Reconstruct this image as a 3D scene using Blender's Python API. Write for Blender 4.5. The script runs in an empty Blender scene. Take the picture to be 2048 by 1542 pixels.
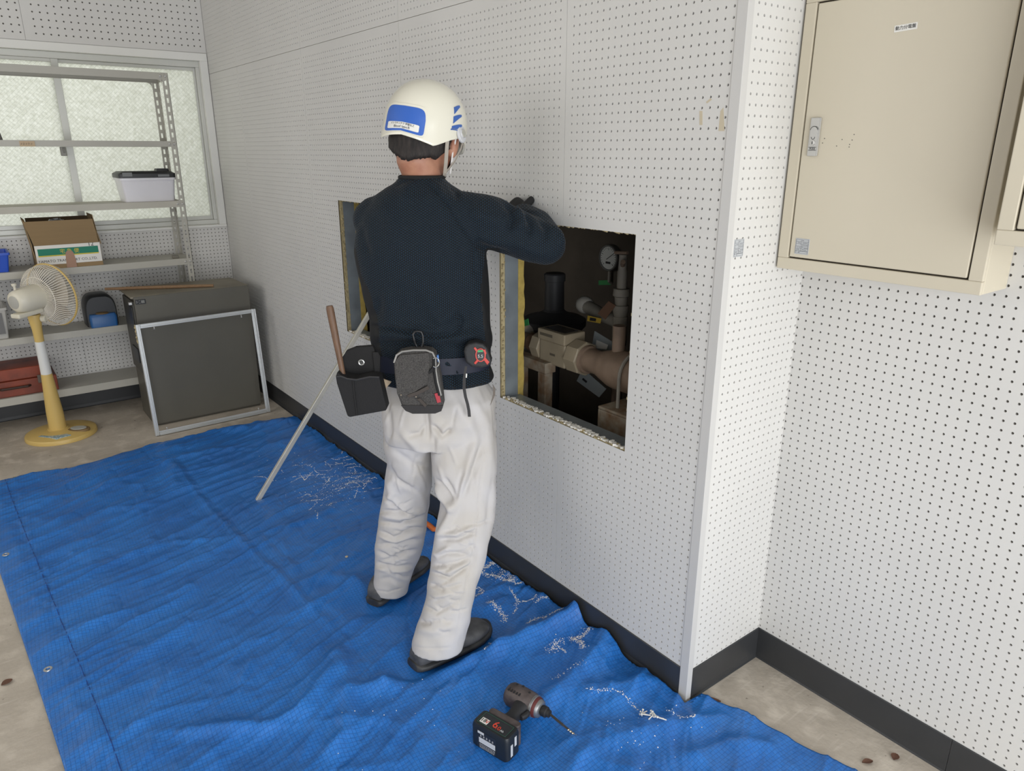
import bpy, bmesh, math, random
import numpy as np
from mathutils import Vector, Matrix
random.seed(7)
rng = np.random.RandomState(11)
scn = bpy.context.scene
COL = scn.collection

# ------------------------------------------------------------------ camera
CAM = np.array([-1.3955, -1.0324, 1.4747])
YAW, PITCH, FPX = 0.64862, 0.31323, 1446.6
cam_d = bpy.data.cameras.new('camera')
cam_d.sensor_width = 36.0
cam_d.lens = 36.0 * FPX / 2048.0
cam_d.clip_start = 0.02
cam = bpy.data.objects.new('camera', cam_d)
COL.objects.link(cam)
cam.location = CAM
cam.rotation_euler = (math.pi / 2 - PITCH, 0.0, -YAW)
scn.camera = cam

# ------------------------------------------------------------------ light
scn.view_settings.view_transform = 'Standard'
scn.view_settings.look = 'None'
scn.view_settings.gamma = 1.0
scn.view_settings.use_curve_mapping = False
scn.view_settings.exposure = 0.06
world = bpy.data.worlds.new('overcast_sky')
scn.world = world
world.use_nodes = True
_bg = world.node_tree.nodes['Background']
_bg.inputs['Color'].default_value = (0.95, 0.97, 0.95, 1)
_bg.inputs['Strength'].default_value = 0.35

def area_light(name, loc, target, sx, sy, power, color=(1, 1, 1)):
    d = bpy.data.lights.new(name, 'AREA')
    d.shape = 'RECTANGLE'; d.size = sx; d.size_y = sy; d.energy = power; d.color = color
    o = bpy.data.objects.new(name, d); COL.objects.link(o)
    o.location = loc
    o.rotation_euler = (Vector(target) - Vector(loc)).to_track_quat('-Z', 'Y').to_euler()
    return o

# daylight through the open shutter front behind the photographer, and through the far window
area_light('shutter_daylight', (-1.55, -2.55, 0.98), (-1.45, 1.0, 0.95), 3.3, 1.85, 102, (0.94, 0.97, 1.0))
area_light('side_fill', (-3.45, 1.9, 1.70), (0.0, 2.1, 1.45), 3.0, 1.5, 29, (1.0, 0.985, 0.965))  # added fill from the left to lift the far wall, no opening there
area_light('window_daylight', (-1.3, 4.6, 1.7), (-1.3, 3.8, 1.45), 2.8, 1.6, 17, (1.0, 1.0, 0.97))

# ------------------------------------------------------------------ pixel helpers (2048 x 1542 photograph -> points in the room)
_F = np.array([math.sin(YAW) * math.cos(PITCH), math.cos(YAW) * math.cos(PITCH), -math.sin(PITCH)])
_R = np.array([math.cos(YAW), -math.sin(YAW), 0.0])
_U = np.cross(_R, _F)
def ray(px, py):
    return _R * ((px - 1024) / FPX) - _U * ((py - 771) / FPX) + _F
def atX(px, py, x): d = ray(px, py); return CAM + d * ((x - CAM[0]) / d[0])
def atY(px, py, y): d = ray(px, py); return CAM + d * ((y - CAM[1]) / d[1])
def atZ(px, py, z=0.0): d = ray(px, py); return CAM + d * ((z - CAM[2]) / d[2])
MAN_P = np.array([-0.40, 0.77, 0.0]); MAN_N = np.array([0.6, 0.8, 0.0]); MAN_E = np.array([0.8, -0.6, 0.0])
UP = np.array([0.0, 0.0, 1.0])
def atM(px, py, d=0.0):
    r = ray(px, py)
    return CAM + r * (((MAN_P + MAN_N * d - CAM) @ MAN_N) / (r @ MAN_N))
def project(P):
    q = np.asarray(P, float) - CAM
    w = q @ _F
    return np.stack([1024 + FPX * (q @ _R) / w, 771 - FPX * (q @ _U) / w], -1)

# ------------------------------------------------------------------ materials
def lin(c):
    c = np.asarray(c, float) / 255.0
    return tuple(np.where(c <= 0.04045, c / 12.92, ((c + 0.055) / 1.055) ** 2.4)) + (1.0,)
MATS = {}
def mat(name, rgb, rough=0.6, metal=0.0, var=0.0, vscale=6.0, rgb2=None, bump=0.0, bscale=60.0, spec=0.5, stretch=None, trans=0.0, alpha=1.0, coat=0.0):
    if name in MATS: return MATS[name]
    m = bpy.data.materials.new(name); m.use_nodes = True
    nt = m.node_tree; b = nt.nodes['Principled BSDF']
    b.inputs['Base Color'].default_value = lin(rgb)
    b.inputs['Roughness'].default_value = rough
    b.inputs['Metallic'].default_value = metal
    b.inputs['Specular IOR Level'].default_value = spec
    b.inputs['Transmission Weight'].default_value = trans
    b.inputs['Alpha'].default_value = alpha
    b.inputs['Coat Weight'].default_value = coat
    tc = nt.nodes.new('ShaderNodeTexCoord'); vec = tc.outputs['Object']
    if stretch:
        mp = nt.nodes.new('ShaderNodeMapping'); mp.inputs['Scale'].default_value = stretch
        nt.links.new(vec, mp.inputs['Vector']); vec = mp.outputs['Vector']
    if var > 0:
        n = nt.nodes.new('ShaderNodeTexNoise'); n.inputs['Scale'].default_value = vscale; n.inputs['Detail'].default_value = 6
        nt.links.new(vec, n.inputs['Vector'])
        r = nt.nodes.new('ShaderNodeMapRange'); r.inputs['From Min'].default_value = 0.35; r.inputs['From Max'].default_value = 0.7
        nt.links.new(n.outputs['Fac'], r.inputs['Value'])
        mx = nt.nodes.new('ShaderNodeMix'); mx.data_type = 'RGBA'
        mx.inputs[6].default_value = lin(rgb)
        mx.inputs[7].default_value = lin(rgb2) if rgb2 else tuple(np.array(lin(rgb)[:3]) * (1 - var)) + (1,)
        nt.links.new(r.outputs['Result'], mx.inputs[0]); nt.links.new(mx.outputs[2], b.inputs['Base Color'])
    if bump > 0:
        n2 = nt.nodes.new('ShaderNodeTexNoise'); n2.inputs['Scale'].default_value = bscale; n2.inputs['Detail'].default_value = 4
        nt.links.new(vec, n2.inputs['Vector'])
        bp = nt.nodes.new('ShaderNodeBump'); bp.inputs['Strength'].default_value = bump; bp.inputs['Distance'].default_value = 0.002
        nt.links.new(n2.outputs['Fac'], bp.inputs['Height']); nt.links.new(bp.outputs['Normal'], b.inputs['Normal'])
    MATS[name] = m
    return m

class G:
    """tiny node-graph helper"""
    def __init__(self, m): self.nt = m.node_tree; self.b = self.nt.nodes['Principled BSDF']
    def n(self, kind, **kw):
        o = self.nt.nodes.new('ShaderNode' + kind)
        for k, v in kw.items():
            if k.startswith('_'): o.inputs[k[1:].replace('_', ' ')].default_value = v
            else: setattr(o, k, v)
        return o
    def l(self, a, b): self.nt.links.new(a, b)
    def math(self, op, a, b=None):
        o = self.n('Math', operation=op)
        for i, v in enumerate((a, b)):
            if v is None: continue
            if isinstance(v, (int, float)): o.inputs[i].default_value = v
            else: self.l(v, o.inputs[i])
        return o.outputs[0]
    def mix(self, f, a, b):
        o = self.n('Mix', data_type='RGBA')
        for i, v in ((0, f), (6, a), (7, b)):
            if isinstance(v, (int, float, tuple)): o.inputs[i].default_value = v
            else: self.l(v, o.inputs[i])
        return o.outputs[2]

# ------------------------------------------------------------------ mesh builder
def V(a): return np.asarray(a, float)
def unit(a): a = V(a); return a / np.linalg.norm(a)
class MB:
    def __init__(self): self.v = []; self.f = []; self.kind = None
    def stuff(self): self.kind = 'stuff'; return self          # marks too small to pick apart singly
    def add(self, vs, fs):
        o = len(self.v); self.v += [tuple(map(float, p)) for p in vs]; self.f += [tuple(i + o for i in f) for f in fs]; return self
    def box(self, lo, hi):
        (a, b, c), (d, e, f) = lo, hi
        return self.add([(a, b, c), (d, b, c), (d, e, c), (a, e, c), (a, b, f), (d, b, f), (d, e, f), (a, e, f)],
                        [(0, 3, 2, 1), (4, 5, 6, 7), (0, 1, 5, 4), (1, 2, 6, 5), (2, 3, 7, 6), (3, 0, 4, 7)])
    def obox(self, c, ax, ay, az):
        """oriented box: centre and three half-extent vectors"""
        c, ax, ay, az = map(V, (c, ax, ay, az))
        if np.dot(np.cross(ax, ay), az) < 0: ax = -ax
        vs = [c + x * ax + y * ay + z * az for z in (-1, 1) for x, y in ((-1, -1), (1, -1), (1, 1), (-1, 1))]
        return self.add(vs, [(0, 3, 2, 1), (4, 5, 6, 7), (0, 1, 5, 4), (1, 2, 6, 5), (2, 3, 7, 6), (3, 0, 4, 7)])
    def bar(self, p, q, w, h, up=(0, 0, 1)):
        p, q = V(p), V(q); d = unit(q - p); s = np.cross(d, V(up))
        if np.linalg.norm(s) < 1e-5: s = np.cross(d, V((1, 0, 0)))
        s = unit(s); u = np.cross(s, d)
        return self.obox((p + q) / 2, (q - p) / 2, s * w / 2, u * h / 2)
    def prism(self, poly, off):
        """closed polygon (3D points) extruded by a vector"""
        poly = [V(p) for p in poly]; off = V(off); n = len(poly)
        nrm = sum((np.cross(poly[i] - poly[0], poly[(i + 1) % n] - poly[0]) for i in range(1, n - 1)), np.zeros(3))
        if np.dot(nrm, off) > 0: poly = poly[::-1]
        vs = poly + [p + off for p in poly]
        return self.add(vs, [tuple(range(n)), tuple(range(2 * n - 1, n - 1, -1))] + [(i, n + i, n + (i + 1) % n, (i + 1) % n) for i in range(n)])
    def loft(self, rings, cap=(True, True), closed=True):
        n = len(rings[0]); vs = [p for r in rings for p in r]; fs = []
        for k in range(len(rings) - 1):
            for i in range(n if closed else n - 1):
                j = (i + 1) % n
                fs.append((k * n + i, k * n + j, (k + 1) * n + j, (k + 1) * n + i))
        if cap[0]: fs.append(tuple(range(n - 1, -1, -1)))
        if cap[1]: fs.append(tuple((len(rings) - 1) * n + i for i in range(n)))
        return self.add(vs, fs)
    def tube(self, pts, r, n=8, cap=True, closed=False):
        pts = [V(p) for p in pts]; m = len(pts)
        rs = r if hasattr(r, '__len__') else [r] * m
        rings = []; prev = None
        for i, p in enumerate(pts):
            if closed: d = pts[(i + 1) % m] - pts[i - 1]
            else: d = pts[min(i + 1, m - 1)] - pts[max(i - 1, 0)]
            d = unit(d)
            if prev is None:
                a = np.cross(d, (0, 0, 1)) if abs(d[2]) < 0.9 else np.cross(d, (1, 0, 0))
            else: a = prev - d * (prev @ d)
            a = unit(a); prev = a; b = np.cross(d, a)
            rings.append([p + rs[i] * (a * math.cos(t) + b * math.sin(t)) for t in np.arange(n) * 2 * math.pi / n])
        if closed:
            o = len(self.v); self.loft(rings, (False, False))
            k = (m - 1) * n
            self.f += [tuple(o + q for q in (k + i, k + (i + 1) % n, (i + 1) % n, i)) for i in range(n)]
            return self
        return self.loft(rings, (cap, cap))
    def lathe(self, c, axis, prof, n=24, cap=(True, True), ref=(0, 0, 1)):
        """prof: (height along axis, radius)"""
        c, axis = V(c), unit(axis)
        a = np.cross(axis, V(ref))
        if np.linalg.norm(a) < 1e-4: a = np.cross(axis, V((1, 0, 0)))
        a = unit(a); b = np.cross(axis, a)
        return self.loft([[c + axis * h + max(r, 1e-4) * (a * math.cos(t) + b * math.sin(t)) for t in np.arange(n) * 2 * math.pi / n] for h, r in prof], cap)
    def ball(self, c, rx, ry=None, rz=None, n=14, m=8):
        ry = ry or rx; rz = rz or rx
        return self.loft([[V(c) + V((rx * math.sin(a) * math.cos(t), ry * math.sin(a) * math.sin(t), -rz * math.cos(a))) for t in np.arange(n) * 2 * math.pi / n]
                          for a in np.linspace(0.04, math.pi - 0.04, m)])
    def mesh(self, name):
        me = bpy.data.meshes.new(name); me.from_pydata(self.v, [], self.f); me.update(); return me
    def build(self, name, m=None, parent=None, smooth=False, bevel=0.0, seg=2, sub=0, angle=35):
        o = bpy.data.objects.new(name, self.mesh(name)); COL.objects.link(o)
        if self.kind: o['kind'] = self.kind
        return finish(o, m, parent, smooth, bevel, seg, sub, angle)
def wmat(o):
    M = o.matrix_basis.copy()
    return M if o.parent is None else wmat(o.parent) @ o.matrix_parent_inverse @ M
def finish(o, m=None, parent=None, smooth=False, bevel=0.0, seg=2, sub=0, angle=35):
    me = o.data
    if m is not None: me.materials.append(m)
    if smooth:
        me.polygons.foreach_set('use_smooth', [True] * len(me.polygons))
        me.set_sharp_from_angle(angle=math.radians(angle))
    if bevel > 0:
        b = o.modifiers.new('bevel', 'BEVEL'); b.width = bevel; b.segments = seg; b.limit_method = 'ANGLE'; b.angle_limit = math.radians(40)
    if sub > 0:
        s = o.modifiers.new('subdivision', 'SUBSURF'); s.levels = s.render_levels = sub
    if parent is not None:
        o.parent = parent
        o.matrix_parent_inverse = wmat(parent).inverted()
    return o
def thing(name, label, cat, loc=(0, 0, 0), group=None):
    o = bpy.data.objects.new(name, None); COL.objects.link(o); o.empty_display_size = 0.05
    o.location = tuple(float(q) for q in loc); o['label'] = label; o['category'] = cat
    if group: o['group'] = group
    return o
def tag(o, label, cat, group=None):
    o['label'] = label; o['category'] = cat
    if group: o['group'] = group
    return o
def struct(o, label=None):
    o['kind'] = 'structure'
    if label: o['label'] = label
    return o
def copy_thing(root, label=None, group=None):
    r = root.copy(); COL.objects.link(r)
    if label: r['label'] = label
    if group: r['group'] = group
    for ch in list(root.children):
        c = ch.copy(); COL.objects.link(c); c.parent = r
        for g in list(ch.children):
            d = g.copy(); COL.objects.link(d); d.parent = c
    return r
def text(name, s, size, m, origin, right, up, parent, depth=0.0004, align='CENTER', label=None, squash=1.0):
    cu = bpy.data.curves.new(name, 'FONT'); cu.body = s; cu.size = size; cu.align_x = align; cu.align_y = 'CENTER'; cu.extrude = depth; cu.resolution_u = 2
    t = bpy.data.objects.new(name, cu); COL.objects.link(t)
    bpy.context.view_layer.update()
    me = bpy.data.meshes.new_from_object(t.evaluated_get(bpy.context.evaluated_depsgraph_get()))
    COL.objects.unlink(t); bpy.data.objects.remove(t); bpy.data.curves.remove(cu)
    r, u = unit(right), unit(up); n = np.cross(r, u)
    M = Matrix(((r[0] * squash, u[0], n[0], origin[0]), (r[1] * squash, u[1], n[1], origin[1]), (r[2] * squash, u[2], n[2], origin[2]), (0, 0, 0, 1)))
    me.transform(M); me.name = name; me.materials.clear()
    o = bpy.data.objects.new(name, me); COL.objects.link(o)
    if label: o['label'] = label
    return finish(o, m, parent)

# ------------------------------------------------------------------ noise in numpy
def _hash(ix, iy, seed):
    h = (ix.astype(np.int64) * 374761393 + iy.astype(np.int64) * 668265263 + seed * 974711) & 0x7fffffff
    h = ((h ^ (h >> 13)) * 1274126177) & 0x7fffffff
    return ((h ^ (h >> 16)) & 0xffff) / 65535.0
def vnoise(x, y, seed=0):
    ix, iy = np.floor(x), np.floor(y); fx, fy = x - ix, y - iy
    fx = fx * fx * fx * (fx * (fx * 6 - 15) + 10); fy = fy * fy * fy * (fy * (fy * 6 - 15) + 10)
    a, b, c, d = _hash(ix, iy, seed), _hash(ix + 1, iy, seed), _hash(ix, iy + 1, seed), _hash(ix + 1, iy + 1, seed)
    return (a * (1 - fx) + b * fx) * (1 - fy) + (c * (1 - fx) + d * fx) * fy
def seg_dist(P, line):
    """distance of 2D points to a polyline, with the taper parameter along it"""
    line = np.asarray(line, float); best = np.full(len(P), 1e9); tt = np.zeros(len(P))
    L = np.concatenate([[0], np.cumsum(np.linalg.norm(np.diff(line, axis=0), axis=1))])
    for i in range(len(line) - 1):
        a, b = line[i], line[i + 1]; d = b - a; l2 = d @ d + 1e-12
        t = np.clip(((P - a) @ d) / l2, 0, 1)
        e = np.linalg.norm(P - a - t[:, None] * d, axis=1)
        k = e < best; best[k] = e[k]; tt[k] = (L[i] + t[k] * math.sqrt(l2)) / L[-1]
    return best, tt

# ================================================================== THE SETTING
P = 0.022                                     # pitch of the pegboard holes
YW = 3.822                                    # window wall
XR = 0.3267                                   # recess wall
M_peg = mat('painted_pegboard', (212, 210, 206), 0.55, var=0.05, vscale=2.2, bump=0.05, bscale=180)
M_hole = mat('board_backing', (104, 100, 95), 0.9)
M_core = mat('cut_board_core', (188, 172, 132), 0.9, var=0.25, vscale=60, bump=0.4, bscale=160)
M_bb = mat('charcoal_vinyl', (54, 55, 57), 0.42, var=0.12, vscale=9, bump=0.05)
M_alu = mat('aluminium_trim', (198, 196, 193), 0.45, metal=0.0)
M_steel = mat('galvanised_steel', (150, 158, 163), 0.4, metal=0.35, var=0.25, vscale=14)
M_foam = mat('yellow_insulation', (196, 170, 92), 0.95, var=0.25, vscale=40, bump=0.8, bscale=90)
M_dust = mat('plaster_dust', (232, 228, 220), 0.95)

# concrete floor
M_con = mat('concrete', (160, 152, 141), 0.62)
g = G(M_con); tc = g.n('TexCoord').outputs['Object']
def _noise(g, vec, s, d=6, lo=0.35, hi=0.7):
    n = g.n('TexNoise', _Scale=s, _Detail=d); g.l(vec, n.inputs['Vector'])
    r = g.n('MapRange'); r.inputs['From Min'].default_value = lo; r.inputs['From Max'].default_value = hi
    g.l(n.outputs['Fac'], r.inputs['Value']); return r.outputs['Result']
c0 = g.mix(_noise(g, tc, 2.3), lin((192, 182, 168)), lin((164, 154, 141)))
c1 = g.mix(_noise(g, tc, 14, 8, 0.5, 0.72), c0, lin((202, 192, 178)))
sp = _noise(g, tc, 38, 3, 0.70, 0.76)
c2 = g.mix(sp, c1, lin((84, 74, 62)))
mp = g.n('Mapping'); mp.inputs['Scale'].default_value = (3, 40, 1); mp.inputs['Rotation'].default_value = (0, 0, 0.6); g.l(tc, mp.inputs['Vector'])
c3 = g.mix(g.math('MULTIPLY', _noise(g, mp.outputs[0], 2.0, 3, 0.6, 0.75), 0.5), c2, lin((208, 200, 188)))
g.l(c3, g.b.inputs['Base Color'])
bp = g.n('Bump'); bp.inputs['Strength'].default_value = 0.25; bp.inputs['Distance'].default_value = 0.003
g.l(_noise(g, tc, 55, 6, 0.3, 0.7), bp.inputs['Height']); g.l(bp.outputs['Normal'], g.b.inputs['Normal'])

struct(MB().box((-3.6, -2.6, -0.1), (0.45, 4.6, 0.0)).build('floor', M_con))
M_ceil = mat('ceiling_board', (205, 202, 196), 0.8)
struct(MB().box((-3.6, -2.6, 2.75), (0.45, 4.0, 2.85)).build('ceiling', M_ceil))
M_plain = mat('plain_wall_paint', (170, 168, 163), 0.8)
struct(MB().box((-3.7, -2.6, 0.0), (-3.6, 4.0, 2.75)).build('wall_left', M_plain))

def peg_mesh(name, a0, a1, b0, b1, As, Bs, frame, cuts=(), r=0.0031, depth=0.005, flip=False):
    """perforated board: every hole is a real blind hole. frame(a, b, d) -> arrays of points, d = depth into the board"""
    As = np.array([a for a in As if a0 < a < a1]); Bs = np.array([b for b in Bs if b0 < b < b1])
    def edges(S, lo, hi):
        return np.concatenate([[lo], (S[1:] + S[:-1]) / 2, [hi]])
    ea, eb = edges(As, a0, a1), edges(Bs, b0, b1)
    cells = []; plain = []
    for i, a in enumerate(As):
        for j, b in enumerate(Bs):
            x0, x1, y0, y1 = ea[i], ea[i + 1], eb[j], eb[j + 1]
            hit = None
            for (p, q, s, t) in cuts:
                if x0 < q and x1 > p and y0 < t and y1 > s: hit = (p, q, s, t); break
            if hit is None: cells.append((a, b, x0, x1, y0, y1)); continue
            p, q, s, t = hit
            if x0 < p: plain.append((x0, p, y0, y1))
            if x1 > q: plain.append((q, x1, y0, y1))
            u0, u1 = max(x0, p), min(x1, q)
            if y0 < s: plain.append((u0, u1, y0, s))
            if y1 > t: plain.append((u0, u1, t, y1))
    c = np.array(cells); n = len(c)
    ang = (np.arange(8) + 0.5) * math.pi / 4 + math.pi        # from the lower left corner, anticlockwise
    A = np.zeros((n, 20)); B = np.zeros((n, 20)); D = np.zeros((n, 20))
    A[:, 0] = c[:, 2]; A[:, 1] = c[:, 3]; A[:, 2] = c[:, 3]; A[:, 3] = c[:, 2]
    B[:, 0] = c[:, 4]; B[:, 1] = c[:, 4]; B[:, 2] = c[:, 5]; B[:, 3] = c[:, 5]
    for k in range(8):
        for base in (4, 12):
            A[:, base + k] = c[:, 0] + r * math.cos(ang[k]); B[:, base + k] = c[:, 1] + r * math.sin(ang[k])
    D[:, 12:] = depth
    # ring vertex k: 0,1 near corner 0 / 1 ...; corners: 0 (-,-), 1 (+,-), 2 (+,+), 3 (-,+)
    R = lambda k: 4 + k % 8
    faces = [(0, R(1), R(0)), (0, 1, R(2), R(1)), (1, R(3), R(2)), (1, 2, R(4), R(3)), (2, R(5), R(4)), (2, 3, R(6), R(5)), (3, R(7), R(6)), (3, 0, R(0), R(7))]
    faces += [(R(k), R(k + 1), 12 + (k + 1) % 8, 12 + k) for k in range(8)]
    faces += [tuple(12 + k for k in range(8))]
    if flip: faces = [f[::-1] for f in faces]
    pts = frame(A.ravel(), B.ravel(), D.ravel())
    loop = np.concatenate([np.array(f) for f in faces]); tot = np.array([len(f) for f in faces])
    loops = (loop[None, :] + 20 * np.arange(n)[:, None]).ravel(); tots = np.tile(tot, n)
    extra = plain
    pv = []
    for (x0, x1, y0, y1) in extra: pv += [(x0, y0, 0), (x1, y0, 0), (x1, y1, 0), (x0, y1, 0)]
    # the rim of the board, turned back 4 mm
    o = n * 20
    if pv:
        q = np.array(pv); pts = np.concatenate([pts, frame(q[:, 0], q[:, 1], q[:, 2])])
        idx = np.arange(len(pv)).reshape(-1, 4) + o
        if flip: idx = idx[:, ::-1]
        loops = np.concatenate([loops, idx.ravel()]); tots = np.concatenate([tots, np.full(len(extra), 4)])
    o = len(pts)
    segs = [((a0, b0), (a1, b0)), ((a1, b0), (a1, b1)), ((a1, b1), (a0, b1)), ((a0, b1), (a0, b0))]
    rim = []
    for (p, q) in segs:
        k = 0 if p[1] == q[1] else 1; f = 1 - k
        keep = [(min(p[k], q[k]), max(p[k], q[k]))]
        for c_ in cuts:
            lo, hi = c_[2 * k], c_[2 * k + 1]
            if not (c_[2 * f] < p[f] < c_[2 * f + 1]): continue
            keep = [t for (x, y) in keep for t in ((x, min(y, lo)), (max(x, hi), y)) if t[1] > t[0]]
        for x, y in keep:
            if p[k] > q[k]: x, y = y, x
            for v, d in ((x, 0), (x, .004), (y, .004), (y, 0)): rim.append((v, p[1], d) if k == 0 else (p[0], v, d))
    rim = np.array(rim); pts = np.concatenate([pts, frame(rim[:, 0], rim[:, 1], rim[:, 2])])
    rf = np.arange(len(rim)).reshape(-1, 4)
    if flip: rf = rf[:, ::-1]
    loops = np.concatenate([loops, rf.ravel() + o]); tots = np.concatenate([tots, np.full(len(rf), 4)])
    me = bpy.data.meshes.new(name)
    me.vertices.add(len(pts)); me.vertices.foreach_set('co', pts.astype(np.float32).ravel())
    me.loops.add(len(loops)); me.loops.foreach_set('vertex_index', loops.astype(np.int32))
    me.polygons.add(len(tots)); me.polygons.foreach_set('loop_start', np.concatenate([[0], np.cumsum(tots)[:-1]]).astype(np.int32))
    me.polygons.foreach_set('use_smooth', np.zeros(len(tots), bool)); me.polygons.foreach_set('material_index', (tots == 8).astype(np.int32))
    me.update(calc_edges=True)
    return me
def peg_panel(me, m, parent):
    o = bpy.data.objects.new('panel', me); COL.objects.link(o); o = finish(o, m, parent); me.materials.append(M_hole); return o

FR_W1 = lambda a, b, d: np.stack([d, a, b], 1)                        # wall_right: a = y, b = z, room side -x
FR_W3 = lambda a, b, d: np.stack([XR + d, a, b], 1)
FR_RT = lambda a, b, d: np.stack([a, d, b], 1)
FR_W2 = lambda a, b, d: np.stack([a, YW + d, b], 1)
OPEN = [(0.281, 0.876, 0.666, 1.271), (1.500, 2.100, 0.664, 1.266)]    # the two hatches cut out of wall_right: y0, y1, z0, z1
SEAM = 1.915; TOP = 2.42
rows_lo = [1.7655 + P * k for k in range(-80, 6)]
rows_hi = [SEAM + 0.026 + P * k for k in range(0, 40)]

# wall_right: a slab behind the boards, with the two hatches left open
mb = MB()
ys = sorted({0.0, YW + 0.1} | {v for o in OPEN for v in o[:2]})
for i in range(len(ys) - 1):
    y0, y1 = ys[i], ys[i + 1]
    hole = [o for o in OPEN if abs(o[0] - y0) < 1e-6]
    spans = [(0.0, 2.75)] if not hole else [(0.0, hole[0][2]), (hole[0][3], 2.75)]
    for z0, z1 in spans: mb.box((0.0058, y0, z0), (0.021, y1, z1))
mb.box((0.004, 0.0, TOP), (0.0058, YW, 2.75))
wall_right = struct(mb.build('wall_right', M_core))
seams = [0.0, 0.5676, 1.4776, 2.3876, 3.2976, YW]
for i in range(5):
    y0, y1 = seams[i] + (0.0245 if i == 0 else 0.0008), seams[i + 1] - 0.0008
    if i == 0: ys_ = [0.0337 + P * k for k in range(24)]
    else: ys_ = [seams[i] + 0.026 + P * k for k in range(40)]
    if i == 4: ys_ = [y for y in ys_ if y < YW - 0.01]
    cuts = [o for o in OPEN]
    for (b0, b1, rows) in ((0.06, SEAM - 0.0008, rows_lo), (SEAM + 0.0008, TOP, rows_hi)):
        peg_panel(peg_mesh('pegboard', y0, y1, b0, b1, ys_, rows, FR_W1, cuts, flip=True), M_peg, wall_right)
# recess: the return beside the corner post and the wall that carries the boxes
wall_return = struct(MB().box((0.016, 0.0058, 0.0), (XR + 0.012, 0.02, 2.75)).build('wall_return', M_core))
peg_panel(peg_mesh('pegboard', 0.0182, XR, 0.06, TOP, [0.037 + P * k for k in range(14)], [0.1505 + 0.0222 * k for k in range(-3, 102)], FR_RT), M_peg, wall_return)
wall_recess = struct(MB().box((XR + 0.0058, -2.6, 0.0), (XR + 0.03, 0.02, 2.75)).build('wall_recess', M_core))
for (y0, y1) in ((-0.92, 0.0), (-1.84, -0.9216)):
    peg_panel(peg_mesh('pegboard', y0, y1, 0.06, TOP, [-0.0035 - P * k for k in range(84) if y0 + 0.008 < -0.0035 - P * k < y1 - 0.001][::-1],
                       [0.1090 + P * k for k in range(-1, 104)], FR_W3, flip=True), M_peg, wall_recess)
MB().box((XR, -2.6, 0.06), (XR + 0.0058, -1.8416, TOP)).build('panel', M_peg, wall_recess)
MB().box((XR, -2.6, TOP), (XR + 0.0058, 0.0, 2.75)).build('panel', M_peg, wall_recess)
MB().box((0.016, 0.0, TOP), (XR, 0.0058, 2.75)).build('panel', M_peg, wall_return)
MB().box((0.0, 0.016, TOP), (0.004, YW, 2.75)).build('panel', M_peg, wall_right)
# wall_back with the window
WZ0, WZ1, WX1 = 1.034, 1.985, -0.046
wall_back = struct(MB().box((-3.6, YW + 0.0058, 0.0), (0.02, YW + 0.1, WZ0 - 0.012)).box((-3.6, YW + 0.0058, WZ1 + 0.012), (0.02, YW + 0.1, 2.75))
                   .box((WX1 + 0.01, YW + 0.0058, WZ0 - 0.012), (0.02, YW + 0.1, WZ1 + 0.012)).box((-3.6, YW + 0.0058, WZ0 - 0.012), (-2.45, YW + 0.1, WZ1 + 0.012)).build('wall_back', M_peg))
for k, (x0, x1) in enumerate(((-0.91, -0.002), (-1.82, -0.9116))):
    peg_panel(peg_mesh('pegboard', x0, x1, 0.06, WZ0 - 0.014, [-0.0125 - P * q for q in range(83) if x0 + 0.012 < -0.0125 - P * q < x1 - 0.001][::-1],
                       [1.006 - P * q for q in range(43)][::-1], FR_W2, r=0.0032), M_peg, wall_back)
    peg_panel(peg_mesh('pegboard', x0, x1, WZ1 + 0.045, TOP, [-0.031 - 0.0345 * q for q in range(54) if x0 + 0.02 < -0.031 - 0.0345 * q < x1 - 0.01][::-1],
                       [2.0645 + 0.0345 * q for q in range(-0, 10)], FR_W2, r=0.0045), M_peg, wall_back)
# aluminium corner post, window surround, hatch reveal
t1 = struct(MB().prism([V((a, b, 0.0)) for a, b in ((-0.003, 0.0245), (-0.003, -0.003), (0.018, -0.003), (0.018, -0.0002), (-0.0002, -0.0002), (-0.0002, 0.0245))], (0, 0, 2.75)).build('trim_1', M_alu, bevel=0.0008), 'grey aluminium corner post where the wall steps back')
M_sill = mat('white_window_board', (228, 227, 222), 0.45)
struct(MB().box((-2.6, YW - 0.012, WZ0 - 0.014), (-0.003, YW + 0.09, WZ0)).build('trim_2', M_sill, bevel=0.002), 'white board under the window')
struct(MB().box((-2.6, YW - 0.006, WZ1), (-0.003, YW + 0.09, WZ1 + 0.042)).build('trim_3', M_sill, bevel=0.002), 'white board over the window')
struct(MB().box((WX1, YW - 0.006, WZ0), (-0.003, YW + 0.09, WZ1)).build('trim_4', M_sill, bevel=0.002), 'white reveal beside the window')
# baseboards (soft vinyl, 100 mm) - far runs first
def baseboard(name, p, q, n, toe=0.008):
    p, q, n = V(p), V(q), unit(n)
    pr = [(0.0, 0.0), (toe, 0.0), (toe * 0.55, 0.004), (0.0032, 0.02), (0.003, 0.0985), (0.0018, 0.1005), (0.0, 0.1005)]
    return struct(MB().loft([[b + n * a + UP * z for a, z in pr] for b in (p, q)]).build(name, M_bb))
baseboard('baseboard_right', (-0.0002, 0.0248, 0), (-0.0002, YW, 0), (-1, 0, 0), 0.014)
baseboard('baseboard_return', (0.0183, -0.0002, 0), (XR, -0.0002, 0), (0, -1, 0))
baseboard('baseboard_recess', (XR - 0.0002, -0.003, 0), (XR - 0.0002, -0.553, 0), (-1, 0, 0))
baseboard('baseboard_recess', (XR - 0.0002, -0.554, 0), (XR - 0.0002, -2.6, 0), (-1, 0, 0))
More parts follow.
